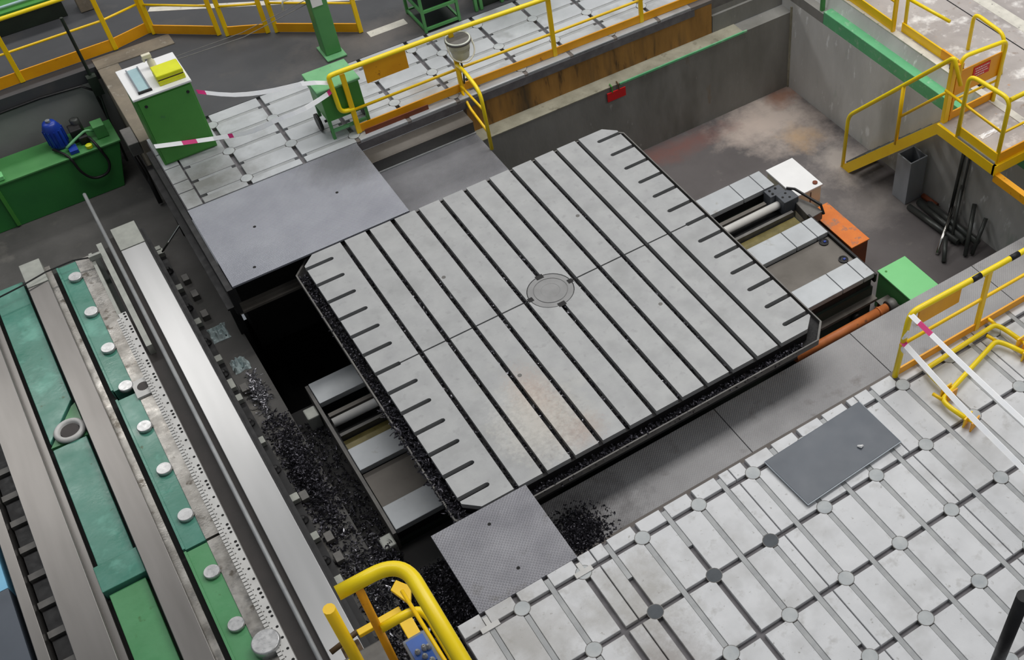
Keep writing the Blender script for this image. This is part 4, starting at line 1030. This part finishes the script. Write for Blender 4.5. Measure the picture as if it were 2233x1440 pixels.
solo('pit_cables', G().tube([(-9.65, 20.9, -2.4), (-9.7, 20.4, -2.3), (-9.6, 19.8, -3.2), (-9.65, 18.8, -4.4)], 0.1, 8).tube([(-9.55, 20.8, -1.6), (-9.75, 19.9, -2.5), (-9.6, 19.2, -4.4)], 0.07, 8), 'black_metal', (-9.6, 20, -4.5), 'tangle of black cables on the pit wall right of the tank', 'cables', smooth=True)
t = thing('work_bench', 'green bench with pale bars beyond the rear left railing', 'bench', (-12.5, 30, 0))
part('bench_top', G().box(-17, -9.3, 28.2, 31.5, 0.9, 1.05), 'green_dark', t)
part('front_panel', G().box(-17, -9.3, 28.3, 28.4, 0.0, 0.9), 'green_black', t)
part('pale_bar', G().tube([(-16.5, 28.5, 1.15), (-9.6, 28.6, 1.15)], 0.06, 8), 'glassy_blue', t, True)
part('pale_bar', G().tube([(-16.5, 29.5, 1.2), (-9.6, 29.6, 1.2)], 0.08, 8), 'glassy_blue', t, True)
part('dark_panel', G().box(-16, -11, 30.2, 31.2, 1.05, 1.5), 'black_metal', t)
solo('carton', G().box(-8.75, -8.1, 28.1, 28.9, 0, 0.8), 'kerb_tan', (-8.4, 28.5, 0), 'small tan carton at the top left beyond the railing', 'carton', bevel=0.03)
solo('thin_wires', G().tube([(-6.9, 17.0, 2.85), (-4.0, 17.5, 2.5), (-1.0, 18.2, 2.55)], 0.018, 6).tube([(-6.9, 17.05, 2.95), (-4.0, 17.6, 2.65), (-1.0, 18.25, 2.7)], 0.014, 6), 'wedge_grey', (-6.9, 17.0, 2.85), 'pair of thin wires strung from the green cabinet to the green column', 'wires')

# ------------------------------------------------------------------ yellow brackets lying on the front plates
def bracket(label, a, b, side, ends):
    t = thing('pipe_bracket', label, 'bracket', (a[0], a[1], 0))
    a, b = Vector(a), Vector(b)
    d = (b - a).normalized()
    n = Vector((-d.y, d.x, 0)) * side
    P = bend([tuple(a + n * 1.0 - d * 0.15), tuple(a + n * 0.35 - d * 0.1), tuple(a), tuple(b), tuple(b + n * 0.35 + d * 0.1), tuple(b + n * 1.0 + d * 0.15)], 0.35)
    part('pipe', G().tube(P, 0.085, 10), 'yellow_bright', t, True)
    for q, s in ((a, -1), (b, 1)):
        part('stub', G().tube([tuple(q - n * 0.35 + Vector((0, 0, 0.03))), tuple(q + Vector((0, 0, 0.02)))], 0.06, 8), 'yellow', t, True)
        e = q + n * 1.0 + d * 0.15 * s
        for k in (0.0, 0.26):
            c = e + n * k
            u = d * 0.22
            g = G().extrude([tuple(c - u + Vector((0, 0, -c.z + 0.01))), tuple(c + u + Vector((0, 0, -c.z + 0.01))), tuple(c + u + Vector((0, 0, 0.2))), tuple(c - u + Vector((0, 0, 0.2)))], tuple(n * 0.05))
            part('clamp_plate', g, 'yellow' if k == 0 else 'orange_yellow', t)
        part('clamp_bolt', G().tube([tuple(e - n * 0.05), tuple(e + n * 0.34)], 0.05, 8), 'yellow_bright', t, True)
    return t
bracket('bent yellow pipe bracket lying along the foot of the front railing', (8.1, -10.42, 0.22), (11.25, -10.3, 0.22), -1, None)
bracket('bent yellow pipe bracket lying askew on the front plates', (7.62, -11.68, 0.22), (10.75, -10.85, 0.22), -1, None)

# ------------------------------------------------------------------ headstock platform at the bottom edge
t = thing('operator_platform', 'yellow tubular operator platform in the foreground at the bottom edge', 'platform', (-10.6, -13, -3.6))
part('top_rail', G().tube(bend([(-10.95, -10.98, 6.0), (-9.38, -11.0, 6.0), (-9.38, -16.5, 6.0)], 0.75, 10), 0.18, 16), 'yellow_bright', t, True)
part('mid_rail', G().tube(bend([(-10.45, -11.12, 4.0), (-9.36, -11.12, 4.0), (-9.36, -16.5, 4.0)], 0.5, 8), 0.12, 12), 'yellow_bright', t, True)
part('rear_post', G().tube([(-10.5, -11.0, -1.0), (-10.5, -11.0, 6.0)], 0.1, 10), 'orange_yellow', t, True)
part('left_post', G().tube([(-11.25, -11.5, -1.5), (-11.25, -11.5, 6.4)], 0.14, 10), 'yellow', t, True)
part('side_post', G().tube([(-9.38, -14.5, -1.0), (-9.38, -14.5, 6.0)], 0.12, 10), 'yellow', t, True)
part('frame_beam', G().box(-10.95, -9.75, -9.75, -9.55, 1.85, 2.0), 'yellow', t, bevel=0.02)
part('frame_beam', G().box(-9.95, -9.6, -11.4, -9.75, 1.85, 2.0), 'yellow', t, bevel=0.02)
part('frame_beam', G().box(-11.8, -11.2, -10.6, -10.2, 1.6, 2.0), 'yellow_bright', t, bevel=0.03)
part('bracket_plate', G().extrude([(-9.75, -9.2, 2.2), (-9.5, -9.0, 2.2), (-9.25, -9.4, 2.2), (-9.5, -9.9, 2.2)], (0, 0, 0.12)), 'yellow', t, bevel=0.02)
part('drive_box', G().box(-11.6, -10.4, -12.5, -9.9, -1.4, 1.6), 'wedge_grey', t, bevel=0.04)
part('drive_cover', G().box(-11.5, -11.0, -10.0, -9.3, -1.4, 1.2), 'brown_box', t, bevel=0.03)
part('saddle_plate', G().box(-12.6, -9.6, -15.0, -10.8, -3.6, -1.4), 'green_black', t, bevel=0.05)
part('long_rod', G().tube([(-9.62, -10.6, 4.2), (-9.5, -16, 4.0)], 0.05, 8), 'yellow', t, True)
part('cross_rod', G().tube([(-11.75, -9.4, 1.4), (-10.9, -9.3, 1.5)], 0.08, 8), 'brown_box', t, True)
tr = thing('control_tray', 'blue tray of small parts on the operator platform', 'tray', (-9.8, -12, 2.6))
part('tray', G().box(-10.15, -9.5, -12.6, -10.95, 2.5, 2.7), 'grey_paint', tr, bevel=0.04)
part('blue_panel', G().box(-10.08, -9.62, -11.9, -11.05, 2.7, 2.74), 'blue_tray', tr)
for k in range(7):
    x, y = R(-10.0, -9.65), R(-12.0, -11.4)
    part('fitting', G().lathe((x, y, 2.72), [(0.07, 0), (0.07, 0.1), (0.03, 0.18)], 8), 'filler', tr)

# ------------------------------------------------------------------ black pole at the lower right
px0, py0 = 2.05, -19.5
solo('black_pole', G().tube([(px0, py0, 0), (px0, py0, 5.0)], 0.17, 14).lathe((px0, py0, 0), [(0.4, 0), (0.4, 0.06), (0.2, 0.08)], 18), 'black_metal', (px0, py0, 0), 'black upright pole standing on the front plates at the lower right', 'pole', smooth=True)
